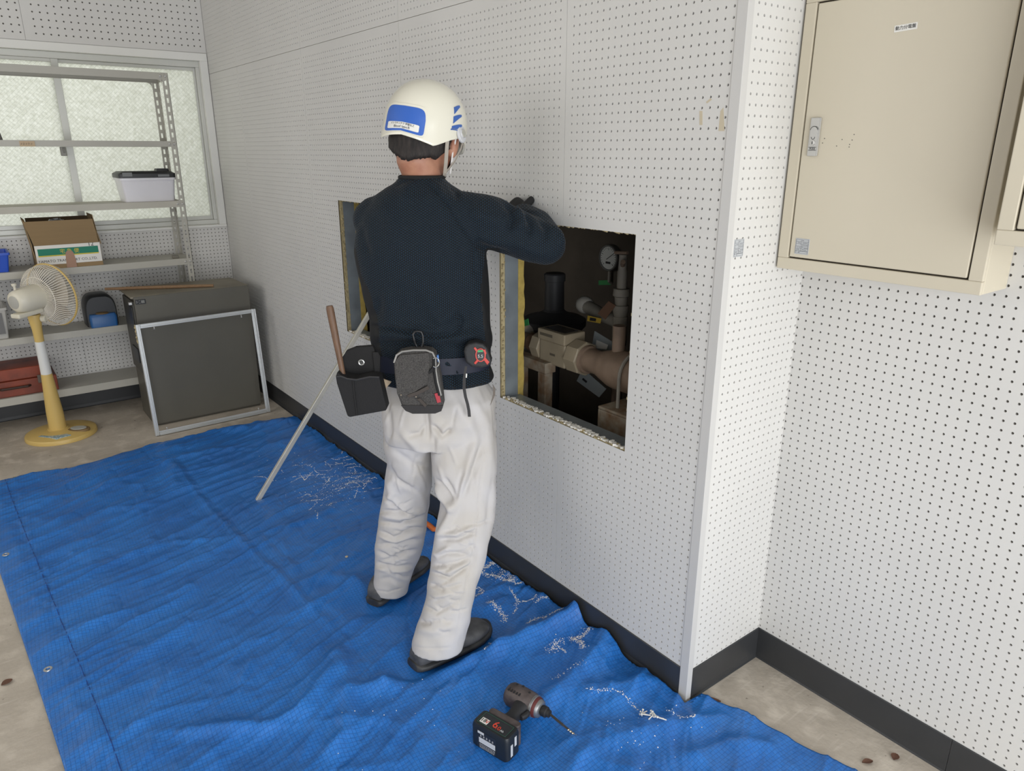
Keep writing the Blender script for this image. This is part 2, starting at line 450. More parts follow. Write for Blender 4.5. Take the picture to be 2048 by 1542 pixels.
baseboard('baseboard_back', (-3.6, YW - 0.0002, 0), (-0.003, YW - 0.0002, 0), (0, -1, 0))

# window: aluminium sliding sashes with wired frosted glass
M_wfr = mat('window_aluminium', (206, 206, 200), 0.4, metal=0.15)
M_glass = bpy.data.materials.new('wired_frosted_glass'); M_glass.use_nodes = True
g = G(M_glass); nt = g.nt
tc = g.n('TexCoord').outputs['Object']; sx = g.n('SeparateXYZ'); g.l(tc, sx.inputs[0])
def _wire(sgn):
    a = g.math('ADD', g.math('MULTIPLY', sx.outputs[0], sgn), sx.outputs[2])
    w = g.math('ABSOLUTE', g.math('SUBTRACT', g.math('FRACT', g.math('MULTIPLY', a, 1 / 0.024)), 0.5))
    return g.math('GREATER_THAN', w, 0.45)
wire = g.math('MAXIMUM', _wire(1.0), _wire(-1.0))
n = g.n('TexNoise', _Scale=70.0, _Detail=3.0); g.l(tc, n.inputs['Vector'])
bpn = g.n('Bump'); bpn.inputs['Strength'].default_value = 0.5; bpn.inputs['Distance'].default_value = 0.004; g.l(n.outputs['Fac'], bpn.inputs['Height'])
spk = g.n('MapRange'); spk.inputs['From Min'].default_value = 0.35; spk.inputs['From Max'].default_value = 0.7; g.l(n.outputs['Fac'], spk.inputs['Value'])
base = g.mix(spk.outputs[0], (0.74, 0.75, 0.69, 1), (0.90, 0.91, 0.87, 1))
colr = g.mix(g.math('MULTIPLY', wire, 0.35), base, (0.35, 0.37, 0.34, 1))
tl = g.n('BsdfTranslucent'); g.l(colr, tl.inputs['Color']); g.l(bpn.outputs['Normal'], tl.inputs['Normal'])
gl = g.n('BsdfGlossy'); gl.inputs['Roughness'].default_value = 0.35; g.l(bpn.outputs['Normal'], gl.inputs['Normal'])
ms = g.n('MixShader'); ms.inputs[0].default_value = 0.06; g.l(tl.outputs[0], ms.inputs[1]); g.l(gl.outputs[0], ms.inputs[2])
g.l(ms.outputs[0], nt.nodes['Material Output'].inputs['Surface'])
y0 = YW + 0.03
window = struct(MB().box((-2.45, y0, WZ1 - 0.034), (WX1, y0 + 0.05, WZ1)).box((-2.45, y0, WZ0), (WX1, y0 + 0.05, WZ0 + 0.028))
                .box((WX1 - 0.02, y0, WZ0 + 0.028), (WX1, y0 + 0.05, WZ1 - 0.034)).box((-2.45, y0, WZ0 + 0.028), (-2.43, y0 + 0.05, WZ1 - 0.034)).build('window_1', M_wfr, bevel=0.002))
for (x0, x1, yy) in ((-0.815, WX1 - 0.0205, y0 + 0.02), (-1.62, -0.778, y0 + 0.001), (-2.43, -1.6, y0 + 0.02)):
    sash = MB().box((x0, yy, WZ0 + 0.0285), (x0 + 0.035, yy + 0.018, WZ1 - 0.0345)).box((x1 - (0.012 if x1 > -0.1 else 0.035), yy, WZ0 + 0.0285), (x1, yy + 0.018, WZ1 - 0.0345)) \
        .box((x0 + 0.035, yy, WZ0 + 0.0285), (x1 - (0.012 if x1 > -0.1 else 0.035), yy + 0.018, WZ0 + 0.052)).box((x0 + 0.035, yy, WZ1 - 0.052), (x1 - (0.012 if x1 > -0.1 else 0.035), yy + 0.018, WZ1 - 0.0345)).build('sash_frame', M_wfr, window, bevel=0.0015)
    MB().box((x0 + 0.034, yy + 0.006, WZ0 + 0.05), (x1 - 0.011, yy + 0.011, WZ1 - 0.05)).build('pane', M_glass, sash)
q = atY(126, 302, y0)
MB().box((q[0] - 0.014, y0 - 0.018, q[2] - 0.026), (q[0] + 0.014, y0 + 0.0009, q[2] + 0.022)).box((q[0] - 0.002, y0 - 0.03, q[2] - 0.01), (q[0] + 0.006, y0 - 0.016, q[2] + 0.016)).build('latch', mat('latch_grey', (120, 118, 112), 0.4, metal=0.5), window, bevel=0.002)

# hatch reveals: steel studs, track and insulation just inside each opening
M_putty = mat('white_board_edge', (224, 220, 214), 0.8, var=0.15, vscale=80)
for k, (y0, y1, z0, z1) in enumerate(OPEN):
    stud = struct(MB().box((0.0213, y1 - 0.002, z0 - 0.05), (0.075, y1 + 0.0005, z1 + 0.2)).box((0.0213, y1 + 0.0005, z0 - 0.05), (0.0225, y1 + 0.04, z1 + 0.2)).box((0.0738, y1 + 0.0005, z0 - 0.05), (0.075, y1 + 0.04, z1 + 0.2)).build('trim_%d' % (5 + 4 * k), M_steel), 'galvanised steel stud inside the %s wall hatch' % ('nearer', 'farther')[k])
    struct(MB().box((0.0213, y0 - 0.04, z0 - 0.0405), (0.082, y1 - 0.0025, z0 - 0.003)).build('trim_%d' % (6 + 4 * k), M_steel), 'galvanised steel track under the %s wall hatch' % ('nearer', 'farther')[k])
    # a ragged board of yellow foam behind the stud
    rr = [(0.0753, z0 - 0.02 + i * (z1 - z0 + 0.04) / 24) for i in range(25)]
    ring = [(0.0753, y1 - 0.003, z0 - 0.02)] + [(0.098 + 0.006 * rng.rand(), y1 - 0.003, b) for a, b in rr] + [(0.0753, y1 - 0.003, z1 + 0.02)]
    struct(MB().prism(ring, (0, 0.03, 0)).build('trim_%d' % (7 + 4 * k), M_foam), 'yellow insulation behind the stud of the %s hatch' % ('nearer', 'farther')[k])
    # crumbly cut edges of board
    mb = MB()
    for (p, q_) in (((y0, z0), (y1, z0)), ((y0, z1), (y1, z1)), ((y0, z0), (y0, z1)), ((y1, z0), (y1, z1))):
        L = math.hypot(q_[0] - p[0], q_[1] - p[1]); nn = int(L / 0.012)
        for i in range(nn):
            t = (i + rng.rand()) / nn
            c = (0.004 + 0.016 * rng.rand(), p[0] + (q_[0] - p[0]) * t, p[1] + (q_[1] - p[1]) * t)
            sz = 0.0015 + 0.0025 * rng.rand()
            mb.obox(c, (sz, 0.3 * sz, 0), (0, sz * 1.6, 0.4 * sz), (0, 0, sz))
    struct(mb.build('trim_%d' % (8 + 4 * k), M_core), 'crumbly cut edge of the %s wall hatch' % ('nearer', 'farther')[k])
# plaster crumbs lying along the lower edge of each hatch
for k, (y0, y1, z0, z1) in enumerate(OPEN):
    mb = MB()
    for i in range(420):
        sz = 0.001 + 0.0035 * rng.rand() ** 2
        c = (0.007 + 0.02 * rng.rand(), y0 + 0.01 + (y1 - y0 - 0.02) * rng.rand(), z0 + 0.0005 + sz * 0.5)
        a = rng.rand() * 3
        mb.obox(c, (sz * math.cos(a), sz * math.sin(a), 0), (-sz * math.sin(a), sz * math.cos(a) * 1.4, 0), (0, 0, sz * 0.8))
    o = mb.build('plaster_crumbs', M_dust); o['kind'] = 'stuff'
    tag(o, 'white plaster crumbs along the lower edge of the %s' % ('hatch with the pipes' if k == 0 else 'hatch behind the man'), 'debris')
# the dark pipe space behind
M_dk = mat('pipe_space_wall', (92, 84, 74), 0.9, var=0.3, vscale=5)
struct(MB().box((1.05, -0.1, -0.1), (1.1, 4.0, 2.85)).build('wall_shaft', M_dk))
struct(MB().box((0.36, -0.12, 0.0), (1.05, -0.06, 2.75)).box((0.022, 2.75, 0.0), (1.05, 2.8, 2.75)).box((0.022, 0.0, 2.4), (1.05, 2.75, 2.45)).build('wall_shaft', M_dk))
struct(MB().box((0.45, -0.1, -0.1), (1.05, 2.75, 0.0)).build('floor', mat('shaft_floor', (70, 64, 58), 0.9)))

# ================================================================== ELECTRIC BOXES AND LABELS
M_box = mat('ivory_painted_steel', (203, 194, 174), 0.38, var=0.04, vscale=1.5)
M_gap = mat('dark_gap', (58, 50, 40), 0.8)
M_chr = mat('satin_chrome', (196, 195, 192), 0.28, metal=0.7)
M_ink = mat('black_ink', (40, 40, 42), 0.6)
M_tag = mat('silver_label', (186, 188, 190), 0.45)
M_white = mat('white_label', (226, 224, 218), 0.5)
def spec_label(origin, right, up, w, h, parent, n):
    """the small ruled rating label: ruled lines and rows of tiny print"""
    r, u = unit(right), unit(up); o = V(origin)
    mb = MB(); t = 0.0004
    def line(x0, y0, x1, y1, th=0.0007):
        c = o + r * ((x0 + x1) / 2) + u * ((y0 + y1) / 2) + n * 0.0009
        mb.obox(c, r * max(abs(x1 - x0) / 2, th / 3), u * max(abs(y1 - y0) / 2, th / 3), n * t / 2)
    a, b = w * 0.46, h * 0.45
    for y in (b, -b, b * 0.68, b * 0.36, b * 0.02, -b * 0.32, -b * 0.62): line(-a, y, a, y, 0.0005)
    for x in (-a, a): line(x, -b, x, b, 0.0005)
    line(-a * .2, b * .68, -a * .2, b * .36, 0.0004); line(-a * .1, b * .02, -a * .1, -b * .62, 0.0004)
    rows = [(0.84, -.25, .25), (0.52, -.7, -.35), (0.52, .1, .8), (0.2, -.2, .9), (-.14, -.8, -.55), (-.14, -.45, -.25), (-.10, 0, .22), (-.2, .35, .9), (-.47, -.85, -.35), (-.47, .1, .7), (-.74, -.9, -.65), (-.72, -.5, .9), (-.86, -.5, -.25)]
    for (yy, xa, xb) in rows:
        x = xa * a
        while x < xb * a:
            line(x, yy * b, x + 0.0010, yy * b, 0.0015); x += 0.0021
    return mb.stuff().build('print', mat('label_print', (92, 94, 98), 0.6), parent)
def elec_box(name, label, x, y0, y1, z0, z1, xb, border=0.027):
    """y0 = far edge (larger y), y1 = near edge"""
    root = thing(name, label, 'electric box', ((x + xb) / 2, (y0 + y1) / 2, z0))
    d = 0.0035
    body = MB()
    body.box((x + 0.012, y1, z0), (xb, y0, z1))
    fr = MB()
    fr.box((x, y1, z0), (x + 0.0119, y0, z0 + border)).box((x, y1, z1 - border), (x + 0.0119, y0, z1))
    fr.box((x, y1, z0 + border), (x + 0.0119, y1 + border, z1 - border)).box((x, y0 - border, z0 + border), (x + 0.0119, y0, z1 - border))
    body.build('body', M_box, root, bevel=0.002)
    fr.build('frame', M_box, root, bevel=0.0018)
    MB().box((x + 0.0095, y1 + border, z0 + border), (x + 0.0118, y0 - border, z1 - border)).build('recess', M_gap, root)
    door = MB().box((x + 0.0006, y1 + border + d, z0 + border + d), (x + 0.009, y0 - border - d, z1 - border - d)).build('door', M_box, root, bevel=0.0025, seg=3)
    return root, door
XB = 0.198
root, door = elec_box('distribution_box', 'large ivory steel power distribution box with silver lock, mounted over the wall recess', XB, -0.006, -0.463, 1.2025, 1.812, XR - 0.0003)
NX = V((-1, 0, 0)); RY = V((0, -1, 0))
# lock plate with swing handle
c = atX(1630, 274, XB); c[0] = XB - 0.0026
w, h = 0.0125, 0.0415
MB().obox(c, (0.0031, 0, 0), (0, w, 0), (0, 0, h)).build('lock', M_chr, door, bevel=0.0022)
lock = door.children[0]; lock['label'] = 'satin silver door lock with swing handle'
arc = [c + V((-0.0032, 0.0085 * math.cos(t), 0.014 + 0.0075 * math.sin(t))) for t in np.linspace(0, math.pi, 9)]
hd = [(-0.0085, 0.014), (-0.0085, -0.022), (0.0085, -0.022), (0.0085, 0.014)] + [(0.0085 * math.cos(t), 0.014 + 0.0085 * math.sin(t)) for t in np.linspace(0.3, math.pi - 0.3, 7)]
MB().prism([c + V((-0.0031, a, b)) for a, b in hd], (-0.0022, 0, 0)).build('lock_handle', M_chr, lock, bevel=0.0006)
M_slot = mat('dark_slot', (62, 62, 62), 0.5)
MB().tube([c + V((-0.0056, 0.0088 * math.cos(t), 0.014 + 0.0088 * math.sin(t))) for t in np.linspace(0.1, math.pi - 0.2, 10)], 0.0006, 5).box((c[0] - 0.0058, c[1] - 0.009, c[2] - 0.0226), (c[0] - 0.0053, c[1] + 0.008, c[2] - 0.0214)) \
    .box((c[0] - 0.0058, c[1] - 0.009, c[2] - 0.029), (c[0] - 0.003, c[1] + 0.008, c[2] - 0.028)).stuff().build('seam', M_slot, lock)
MB().lathe(c + V((-0.0052, 0, -0.0125)), NX, [(0, 0.0066), (0.0012, 0.0066), (0.0014, 0.006)], 20).build('key_cylinder', M_chr, lock, smooth=True)
MB().box((c[0] - 0.0068, c[1] - 0.0011, c[2] - 0.0155), (c[0] - 0.0065, c[1] + 0.0011, c[2] - 0.0095)).build('keyhole', M_slot, lock)
MB().tube([c + V((-0.0056, 0.0045 * math.cos(t), 0.0005 + 0.0055 * math.sin(t))) for t in np.linspace(math.pi * 1.02, math.pi * 1.98, 9)], 0.0006, 5).stuff().build('lock_mark', M_slot, lock)
text('push_lettering', 'PUSH', 0.0058, M_slot, c + V((-0.0034, 0, -0.0255)), RY, UP, lock, 0.0002)
# name strip, printed on a tilted tape
a, b = atX(1786, 59, XB), atX(1838, 50, XB)
r = unit(b - a); u = np.cross(r, V((-1, 0, 0))); u = u if u[2] > 0 else -u
cc = (a + b) / 2; cc[0] = XB + 0.0002
strip = MB().obox(cc, V((0.0006, 0, 0)), r * 0.0225, u * 0.0062).build('name_strip', M_white, door)
text('name_lettering', '動力分電盤', 0.0082, M_ink, cc + NX * 0.0008, r, u, strip, 0.0002)
cc = atX(1604, 493, XB); cc[0] = XB + 0.0003
lb = MB().obox(cc, V((0.0005, 0, 0)), RY * 0.0178, UP * 0.0185).build('rating_label', M_tag, door)
spec_label(cc, RY, UP, 0.0345, 0.036, lb, NX)
mb = MB()
for (px, py) in ((1649, 277), (1645, 286), (1684, 279), (1708, 269), (1704, 280), (1699, 289), (1698, 294), (1673, 292)):
    q = atX(px, py, XB); mb.obox(V((XB + 0.0004, q[1], q[2])), (0.0003, 0, 0), (0, 0.0008, 0), (0, 0, 0.0009))
mb.stuff().build('scuff_marks', M_slot, door)
root2, door2 = elec_box('distribution_box', 'second ivory steel box cut by the edge of view, hung higher beside the large one', 0.1, -0.503, -1.05, 1.3135, 1.95, XR - 0.0003)
# the same rating label stuck on the return
cc = atY(1477, 496, 0.0)
lab = MB().obox(V((cc[0], -0.0004, cc[2])), (0.0178, 0, 0), (0, 0.0005, 0), (0, 0, 0.0205)).build('rating_label', M_tag)
tag(lab, 'small grey printed label stuck on the white pegboard beside the corner post', 'label')
spec_label((cc[0], -0.0004, cc[2]), (1, 0, 0), UP, 0.0345, 0.040, lab, V((0, -1, 0)))
# tape residue on the pegboard near the post
M_res = mat('tape_residue', (196, 184, 160), 0.7)
mb = MB()
for (p0, p1, p2, p3) in (((1399, 222), (1405, 222), (1405, 250), (1399, 250)), ((1441, 222), (1447, 215), (1449, 262), (1437, 262)), ((1412, 204), (1421, 197), (1424, 199), (1414, 207))):
    mb.prism([atX(*p, -0.0001) for p in (p0, p1, p2, p3)], (-0.0003, 0, 0))
o = mb.build('tape_residue', M_res, wall_right)

# ================================================================== STEEL RACK UNDER THE WINDOW
M_rack = mat('light_grey_rack_steel', (176, 173, 163), 0.45, var=0.06, vscale=3)
M_dusty = mat('dusty_shelf_top', (186, 182, 170), 0.6, var=0.12, vscale=4)
YF, YB, XRR, XRL = 3.55, 3.80, -0.300, -1.80
levels = [(atY(340, 146, YF)[2], 0.036), (atY(300, 282, YF)[2], 0.030), (atY(300, 404, YF)[2], 0.034), (atY(380, 516, YF)[2], 0.036), (atY(245, 650, YF)[2], 0.036), (0.205, 0.042)]
LV = [z for z, h in levels]
rack = thing('storage_rack', 'light grey steel shelving rack with slotted posts standing under the window', 'shelf', ((XRR + XRL) / 2, (YF + YB) / 2, 0))
def slotted_post(x, y, sx, sy, w=0.032, t=0.0018, z1=LV[0]):
    """L angle with a row of slots in both flanges"""
    mb = MB()
    def flange(o, a, n):
        o, a, n = V(o), V(a), V(n)
        def part(s0, s1, zz0, zz1): mb.obox(o + a * (w * (s0 + s1) / 2) + UP * (zz0 + zz1) / 2 + n * t / 2, a * (w * (s1 - s0) / 2), n * t / 2, UP * (zz1 - zz0) / 2)
        part(0, 0.36, 0, z1); part(0.68, 1, 0, z1)
        z = 0.0; k = 0
        while z < z1 - 0.001:
            e = min(z + 0.019, z1); part(0.36, 0.68, z, e); z += 0.045
    flange((x, y, 0), (sx, 0, 0), (0, sy, 0)); flange((x, y, 0), (0, sy, 0), (sx, 0, 0))
    return mb.build('post', M_rack, rack)
for x, sx in ((XRR, -1), (XRL, 1)):
    for y, sy in ((YF, 1), (YB, -1)): slotted_post(x, y, sx, sy)
for k, (z, h) in enumerate(levels):
    e = 0.0022; mb = MB()
    x0, x1, y0, y1 = XRL + e, XRR - e, YF + e, YB - e
    mb.box((x0, y0, z - 0.0015), (x1, y1, z))
    mb.box((x0, y0, z - h), (x1, y0 + 0.0015, z - 0.0016)).box((x0, y1 - 0.0015, z - h), (x1, y1, z - 0.0016)).box((x0, y0 + 0.0016, z - h), (x0 + 0.0015, y1 - 0.0016, z - 0.0016)).box((x1 - 0.0015, y0 + 0.0016, z - h), (x1, y1 - 0.0016, z - 0.0016))
    mb.box((x0, y0 + 0.0016, z - h), (x1, y0 + 0.012, z - h + 0.0014)).box((x0, y1 - 0.012, z - h), (x1, y1 - 0.0016, z - h + 0.0014))
    sh = mb.build('shelf_board', M_dusty if k == 2 else M_rack, rack)
    b = MB()
    for y, n in ((YF - 0.0002, -1),):
        for xx in (XRR - 0.014, XRR - 0.040): b.lathe((xx, y, z - h * 0.5), (0, n, 0), [(0, 0.006), (0.002, 0.006), (0.004, 0.0035)], 10)
    b.stuff().build('bolt', M_chr, rack, smooth=True)
# corner gussets of the top shelf
for y in (YF + 0.0042, YB - 0.0042):
    z = LV[0] - levels[0][1]
    c = V((XRR - 0.034, y, z)); R_ = 0.03
    poly = [c + V((0, 0, 0)), c + V((0, 0, -R_))] + [c + V((-R_ + R_ * math.cos(t), 0, -R_ + R_ * math.sin(t))) for t in np.linspace(0.1, math.pi / 2 - 0.05, 6)] + [c + V((-R_, 0, 0))]
    MB().prism(poly, (0, 0.0015, 0)).build('gusset', M_rack, rack)
q0, q1 = atY(38, 282, YF), atY(71, 293, YF)
tp = MB().box((q0[0], YF - 0.0001, q1[2]), (q1[0], YF + 0.0021, q0[2])).build('paper_tag', mat('buff_tape', (188, 166, 138), 0.8), rack); tp['label'] = 'buff paper tape tag with handwriting'
mb = MB(); x = q0[0] + 0.006
while x < q1[0] - 0.008:
    hh = 0.004 + 0.004 * rng.rand(); zc = (q0[2] + q1[2]) / 2
    mb.bar((x, YF - 0.0004, zc - hh), (x + 0.004 * rng.rand(), YF - 0.0004, zc + hh), 0.001, 0.0006); mb.bar((x - 0.002, YF - 0.0004, zc + 0.004 * rng.randn() * .5), (x + 0.006, YF - 0.0004, zc + 0.001), 0.001, 0.0006); x += 0.011
mb.stuff().build('handwriting', M_ink, tp)

# ---- things on the rack
# translucent storage box with a dark lid
M_clear = mat('translucent_plastic', (244, 242, 246), 0.3, var=0.04, vscale=8, trans=0.25)
M_blk = mat('black_plastic', (44, 45, 47), 0.45)
z2 = LV[2]
p_l, p_r = atY(248, 402, YF + 0.03), atY(360, 402, YF + 0.03)
bx0, bx1, by0, by1, bh = p_l[0], XRR - 0.03, YF + 0.025, YF + 0.225, 0.118
root = thing('storage_box', 'translucent white plastic storage box with black lid on the third shelf', 'box', ((bx0 + bx1) / 2, (by0 + by1) / 2, z2 + 0.0003))
def rrect(x0, x1, y0, y1, z, r=0.015, n=4):
    out = []
    for cx, cy, a0 in ((x1 - r, y1 - r, 0), (x0 + r, y1 - r, 1), (x0 + r, y0 + r, 2), (x1 - r, y0 + r, 3)):
        for k in range(n + 1):
            t = (a0 + k / n) * math.pi / 2; out.append(V((cx + r * math.cos(t), cy + r * math.sin(t), z)))
    return out
tp_ = 0.012
rings = [rrect(bx0 + tp_, bx1 - tp_, by0 + tp_, by1 - tp_, z2 + 0.0004), rrect(bx0, bx1, by0, by1, z2 + bh)]
rings += [rrect(bx0 - 0.006, bx1 + 0.006, by0 - 0.006, by1 + 0.006, z2 + bh), rrect(bx0 - 0.006, bx1 + 0.006, by0 - 0.006, by1 + 0.006, z2 + bh + 0.012), rrect(bx0 + 0.003, bx1 - 0.003, by0 + 0.003, by1 - 0.003, z2 + bh + 0.012), rrect(bx0 + tp_ + 0.002, bx1 - tp_ - 0.002, by0 + tp_ + 0.002, by1 - tp_ - 0.002, z2 + 0.003)]
tub = MB().loft(rings).build('tub', M_clear, root, smooth=True, angle=30)
mb = MB()
for k in range(6):
    x = bx0 + 0.05 + k * (bx1 - bx0 - 0.09) / 5; mb.box((x, by0 + 0.001, z2 + bh - 0.02), (x + 0.012, by0 + 0.006, z2 + bh - 0.002))
mb.stuff().build('grip_rib', M_clear, tub)
zt = z2 + bh + 0.0125
ld = [rrect(bx0 - 0.008, bx1 + 0.006, by0 - 0.008, by1 + 0.008, zt), rrect(bx0 - 0.008, bx1 + 0.006, by0 - 0.008, by1 + 0.008, zt + 0.022), rrect(bx0 + 0.012, bx1 - 0.012, by0 + 0.012, by1 - 0.012, zt + 0.034)]
lid = MB().loft(ld).build('lid', M_blk, root, smooth=True, bevel=0.0, angle=30)
MB().box((bx0 + 0.01, by0 - 0.0105, zt + 0.008), (bx0 + 0.06, by0 - 0.0075, zt + 0.03)).box((bx1 - 0.09, by0 - 0.0105, zt + 0.004), (bx1 - 0.03, by0 - 0.0075, zt + 0.018)).stuff().build('clip', mat('grey_plastic', (112, 114, 114), 0.4), lid, bevel=0.002)
MB().loft([rrect(bx1 - 0.085, bx1 - 0.015, by0 + 0.03, by0 + 0.12, zt + 0.0345 - 0.004, 0.01), rrect(bx1 - 0.08, bx1 - 0.02, by0 + 0.035, by0 + 0.11, zt + 0.048, 0.01)]).build('lid_boss', M_blk, lid, smooth=True)

# cardboard box with its flaps open, printed side to the room
M_card = mat('cardboard', (146, 122, 88), 0.85, var=0.06, vscale=5, stretch=(1, 1, 14))
M_cin = mat('cardboard_inside', (104, 86, 64), 0.9)
M_print = mat('white_printed_card', (222, 219, 212), 0.7)
M_green = mat('green_print', (35, 122, 98), 0.7)
M_yel = mat('yellow_print', (206, 186, 66), 0.7)
M_tape = mat('brown_packing_tape', (148, 106, 76), 0.35)
z3 = LV[3] + 0.0004
yc = YF + 0.012
cl, cr = atY(78, 545, yc)[0], atY(207, 530, yc)[0]
cw = cr - cl; ch_ = 0.125; cd = 0.21
root = thing('cardboard_box', 'open cardboard box with white and green printed front on the fourth shelf', 'box', ((cl + cr) / 2, yc + cd / 2, z3))
t = 0.004
bod = MB().box((cl, yc, z3), (cr, yc + cd, z3 + t)).box((cl, yc, z3 + t), (cr, yc + t, z3 + ch_)).box((cl, yc + cd - t, z3 + t), (cr, yc + cd, z3 + ch_)).box((cl, yc + t, z3 + t), (cl + t, yc + cd - t, z3 + ch_)).box((cr - t, yc + t, z3 + t), (cr, yc + cd - t, z3 + ch_)).build('body', M_card, root)
pr = MB().box((cl + 0.001, yc - 0.0006, z3 + 0.022), (cr - 0.001, yc, z3 + ch_ - 0.001)).build('printed_face', M_print, root)
MB().box((cl + 0.012, yc - 0.0011, z3 + 0.071), (cr - 0.012, yc - 0.0006, z3 + 0.106)).build('green_band', M_green, pr)
MB().box((cl + 0.012, yc - 0.0011, z3 + 0.065), (cr - 0.012, yc - 0.0006, z3 + 0.0708)).build('yellow_band', M_yel, pr)
xm = (cl + cr) / 2
text('print', '宅 急 便', 0.026, M_yel, (xm + 0.004, yc - 0.0015, z3 + 0.087), (1, 0, 0), UP, pr, 0.0003)
text('print', 'YAMATO TRANSPORT CO.,LTD.', 0.0195, mat('grey_ink', (80, 78, 76), 0.7), (xm - 0.008, yc - 0.001, z3 + 0.040), (1, 0, 0), UP, pr, 0.0003)
text('print', '12', 0.030, M_ink, (cr - 0.045, yc - 0.001, z3 + 0.117), (1, 0, 0), UP, pr, 0.0003)
tpz = [(-0.022, 0.0), (0.026, 0.0), (0.026, 0.035), (0.022, 0.075), (0.015, 0.088), (-0.008, 0.09), (-0.017, 0.078), (-0.02, 0.04)]
MB().prism([V((xm + a, yc - 0.002, z3 + b)) for a, b in tpz], (0, -0.0004, 0)).build('packing_tape', M_tape, root)
zf = z3 + ch_ + 0.0005; L_ = 0.128
def flap(p, q, out, name='flap', m=M_card, th=0.003):
    p, q, out = V(p), V(q), V(out); n = unit(np.cross(q - p, out)) * th
    MB().prism([p, q, q + out, p + out], n).build(name, m, root)
# front flap stands up and leans in, side flaps hang out and down, back flap stands
MB().prism([V((cl + 0.001, yc - 0.002, zf)), V((cr - 0.004, yc - 0.002, zf)), V((cr - 0.022, yc - 0.05, zf + L_)), V((cl - 0.030, yc - 0.05, zf + L_))], (0, 0.0035, 0.001)).build('flap', M_card, root)
flap((cl, yc + cd, zf), (cr, yc + cd, zf), (0, 0.02, L_), m=M_cin)
flap((cl, yc + 0.006, zf + 0.001), (cl, yc + cd - 0.008, zf + 0.001), (-0.022, 0.0, 0.135))
flap((cr, yc + 0.006, zf + 0.001), (cr, yc + cd - 0.008, zf + 0.001), (-0.014, 0.0, 0.145))
flap((cl - 0.004, yc + 0.004, zf - 0.07), (cl - 0.004, yc + 0.09, zf - 0.065), (-0.022, 0, 0.20))
MB().prism([V((cr + 0.004, yc + 0.002, zf - 0.012)), V((cr + 0.012, yc + 0.05, zf - 0.012)), V((cr - 0.016, yc + 0.06, zf + 0.148)), V((cr - 0.022, yc + 0.01, zf + 0.125))], (0.003, 0, 0)).build('flap', M_card, root)
# clear plastic bag poking out of it
M_bag = mat('clear_plastic_bag', (215, 218, 218), 0.12, trans=0.7)
mb = MB(); c = V(atY(125, 436, yc + 0.06)); c[2] = min(c[2], LV[2] - 0.075)
for k in range(5):
    mb.ball(c + V((0.05 * (k - 1.5) * 0.6, 0.02 * rng.randn(), -0.028 - 0.006 * k)), 0.035 - 0.003 * k, 0.03, 0.030 + 0.004 * rng.rand(), 10, 7)
for i, p in enumerate(mb.v): mb.v[i] = tuple(V(p) + 0.004 * rng.randn(3))
o = mb.build('plastic_bag', M_bag, None, smooth=True); tag(o, 'crumpled clear plastic bag sticking out of the cardboard box', 'bag')

# small grey eraser-like block, blue bin, black and blue tool case, pale crate, orange tool chest, dark box
q = atY(352, 514, YF + 0.03)
o = MB().box((q[0] - 0.018, YF + 0.03, LV[3] + 0.0003), (q[0] + 0.018, YF + 0.055, LV[3] + 0.017)).build('rubber_block', mat('grey_rubber', (118, 114, 104), 0.9), bevel=0.003)
tag(o, 'small grey rubber block on the bare end of the fourth shelf', 'block')
M_blue = mat('blue_bin_plastic', (38, 82, 190), 0.4)
def open_bin(name, label, cat, x0, x1, y0, y1, z, h, m, taper=0.012, t=0.004, lip=0.006):
    root = thing(name, label, cat, ((x0 + x1) / 2, (y0 + y1) / 2, z))
    R_ = lambda e, zz: rrect(x0 - e, x1 + e, y0 - e, y1 + e, zz, 0.008, 3)
    MB().loft([R_(-taper, z), R_(0, z + h - 0.012), R_(lip, z + h - 0.012), R_(lip, z + h), R_(-t, z + h), R_(-taper - t, z + t)]).build('tub', m, root, smooth=True, angle=30)
    return root
r_ = atY(19, 520, YF + 0.02)
open_bin('plastic_bin', 'blue plastic bin at the left end of the fourth shelf', 'bin', r_[0] - 0.2, r_[0], YF + 0.015, YF + 0.22, LV[3] + 0.0004, 0.10, M_blue)
M_cr = mat('pale_grey_plastic', (186, 184, 178), 0.5)
q = atY(16, 640, YF + 0.02)
root = open_bin('crate', 'pale grey plastic crate at the left end of the fifth shelf', 'crate', q[0] - 0.26, q[0], YF + 0.015, YF + 0.24, LV[4] + 0.0004, 0.165, M_cr)
MB().box((q[0] - 0.24, YF + 0.0125, LV[4] + 0.028), (q[0] - 0.022, YF + 0.0165, LV[4] + 0.14)).build('side_panel', mat('smoke_panel', (96, 94, 92), 0.4), root)
# rounded black case with blue base
q = atY(207, 650, YF + 0.06); cx, cy, zz = q[0], YF + 0.12, LV[4] + 0.0004
root = thing('tool_case', 'dome-shaped black tool case with blue base on the fifth shelf', 'case', (cx, cy, zz))
prof = []
hw, hh = 0.082, 0.178
for k in range(17):
    t = k / 16 * math.pi; prof.append((hw * np.sign(math.cos(t)) * abs(math.cos(t)) ** 0.55, zz + 0.05 + (hh - 0.05) * math.sin(t) ** 0.62))
poly = [(hw * 0.98, zz + 0.0)] + prof + [(-hw * 0.98, zz + 0.0)]
rings = [[V((cx + a * s, cy + dy, zz + (b - zz) * s2)) for a, b in poly] for dy, s, s2 in ((-0.075, 0.9, 0.93), (-0.06, 0.98, 0.99), (0.06, 0.98, 0.99), (0.08, 0.9, 0.93))]
MB().loft(rings).build('cover', M_blk, root, smooth=True, angle=50)
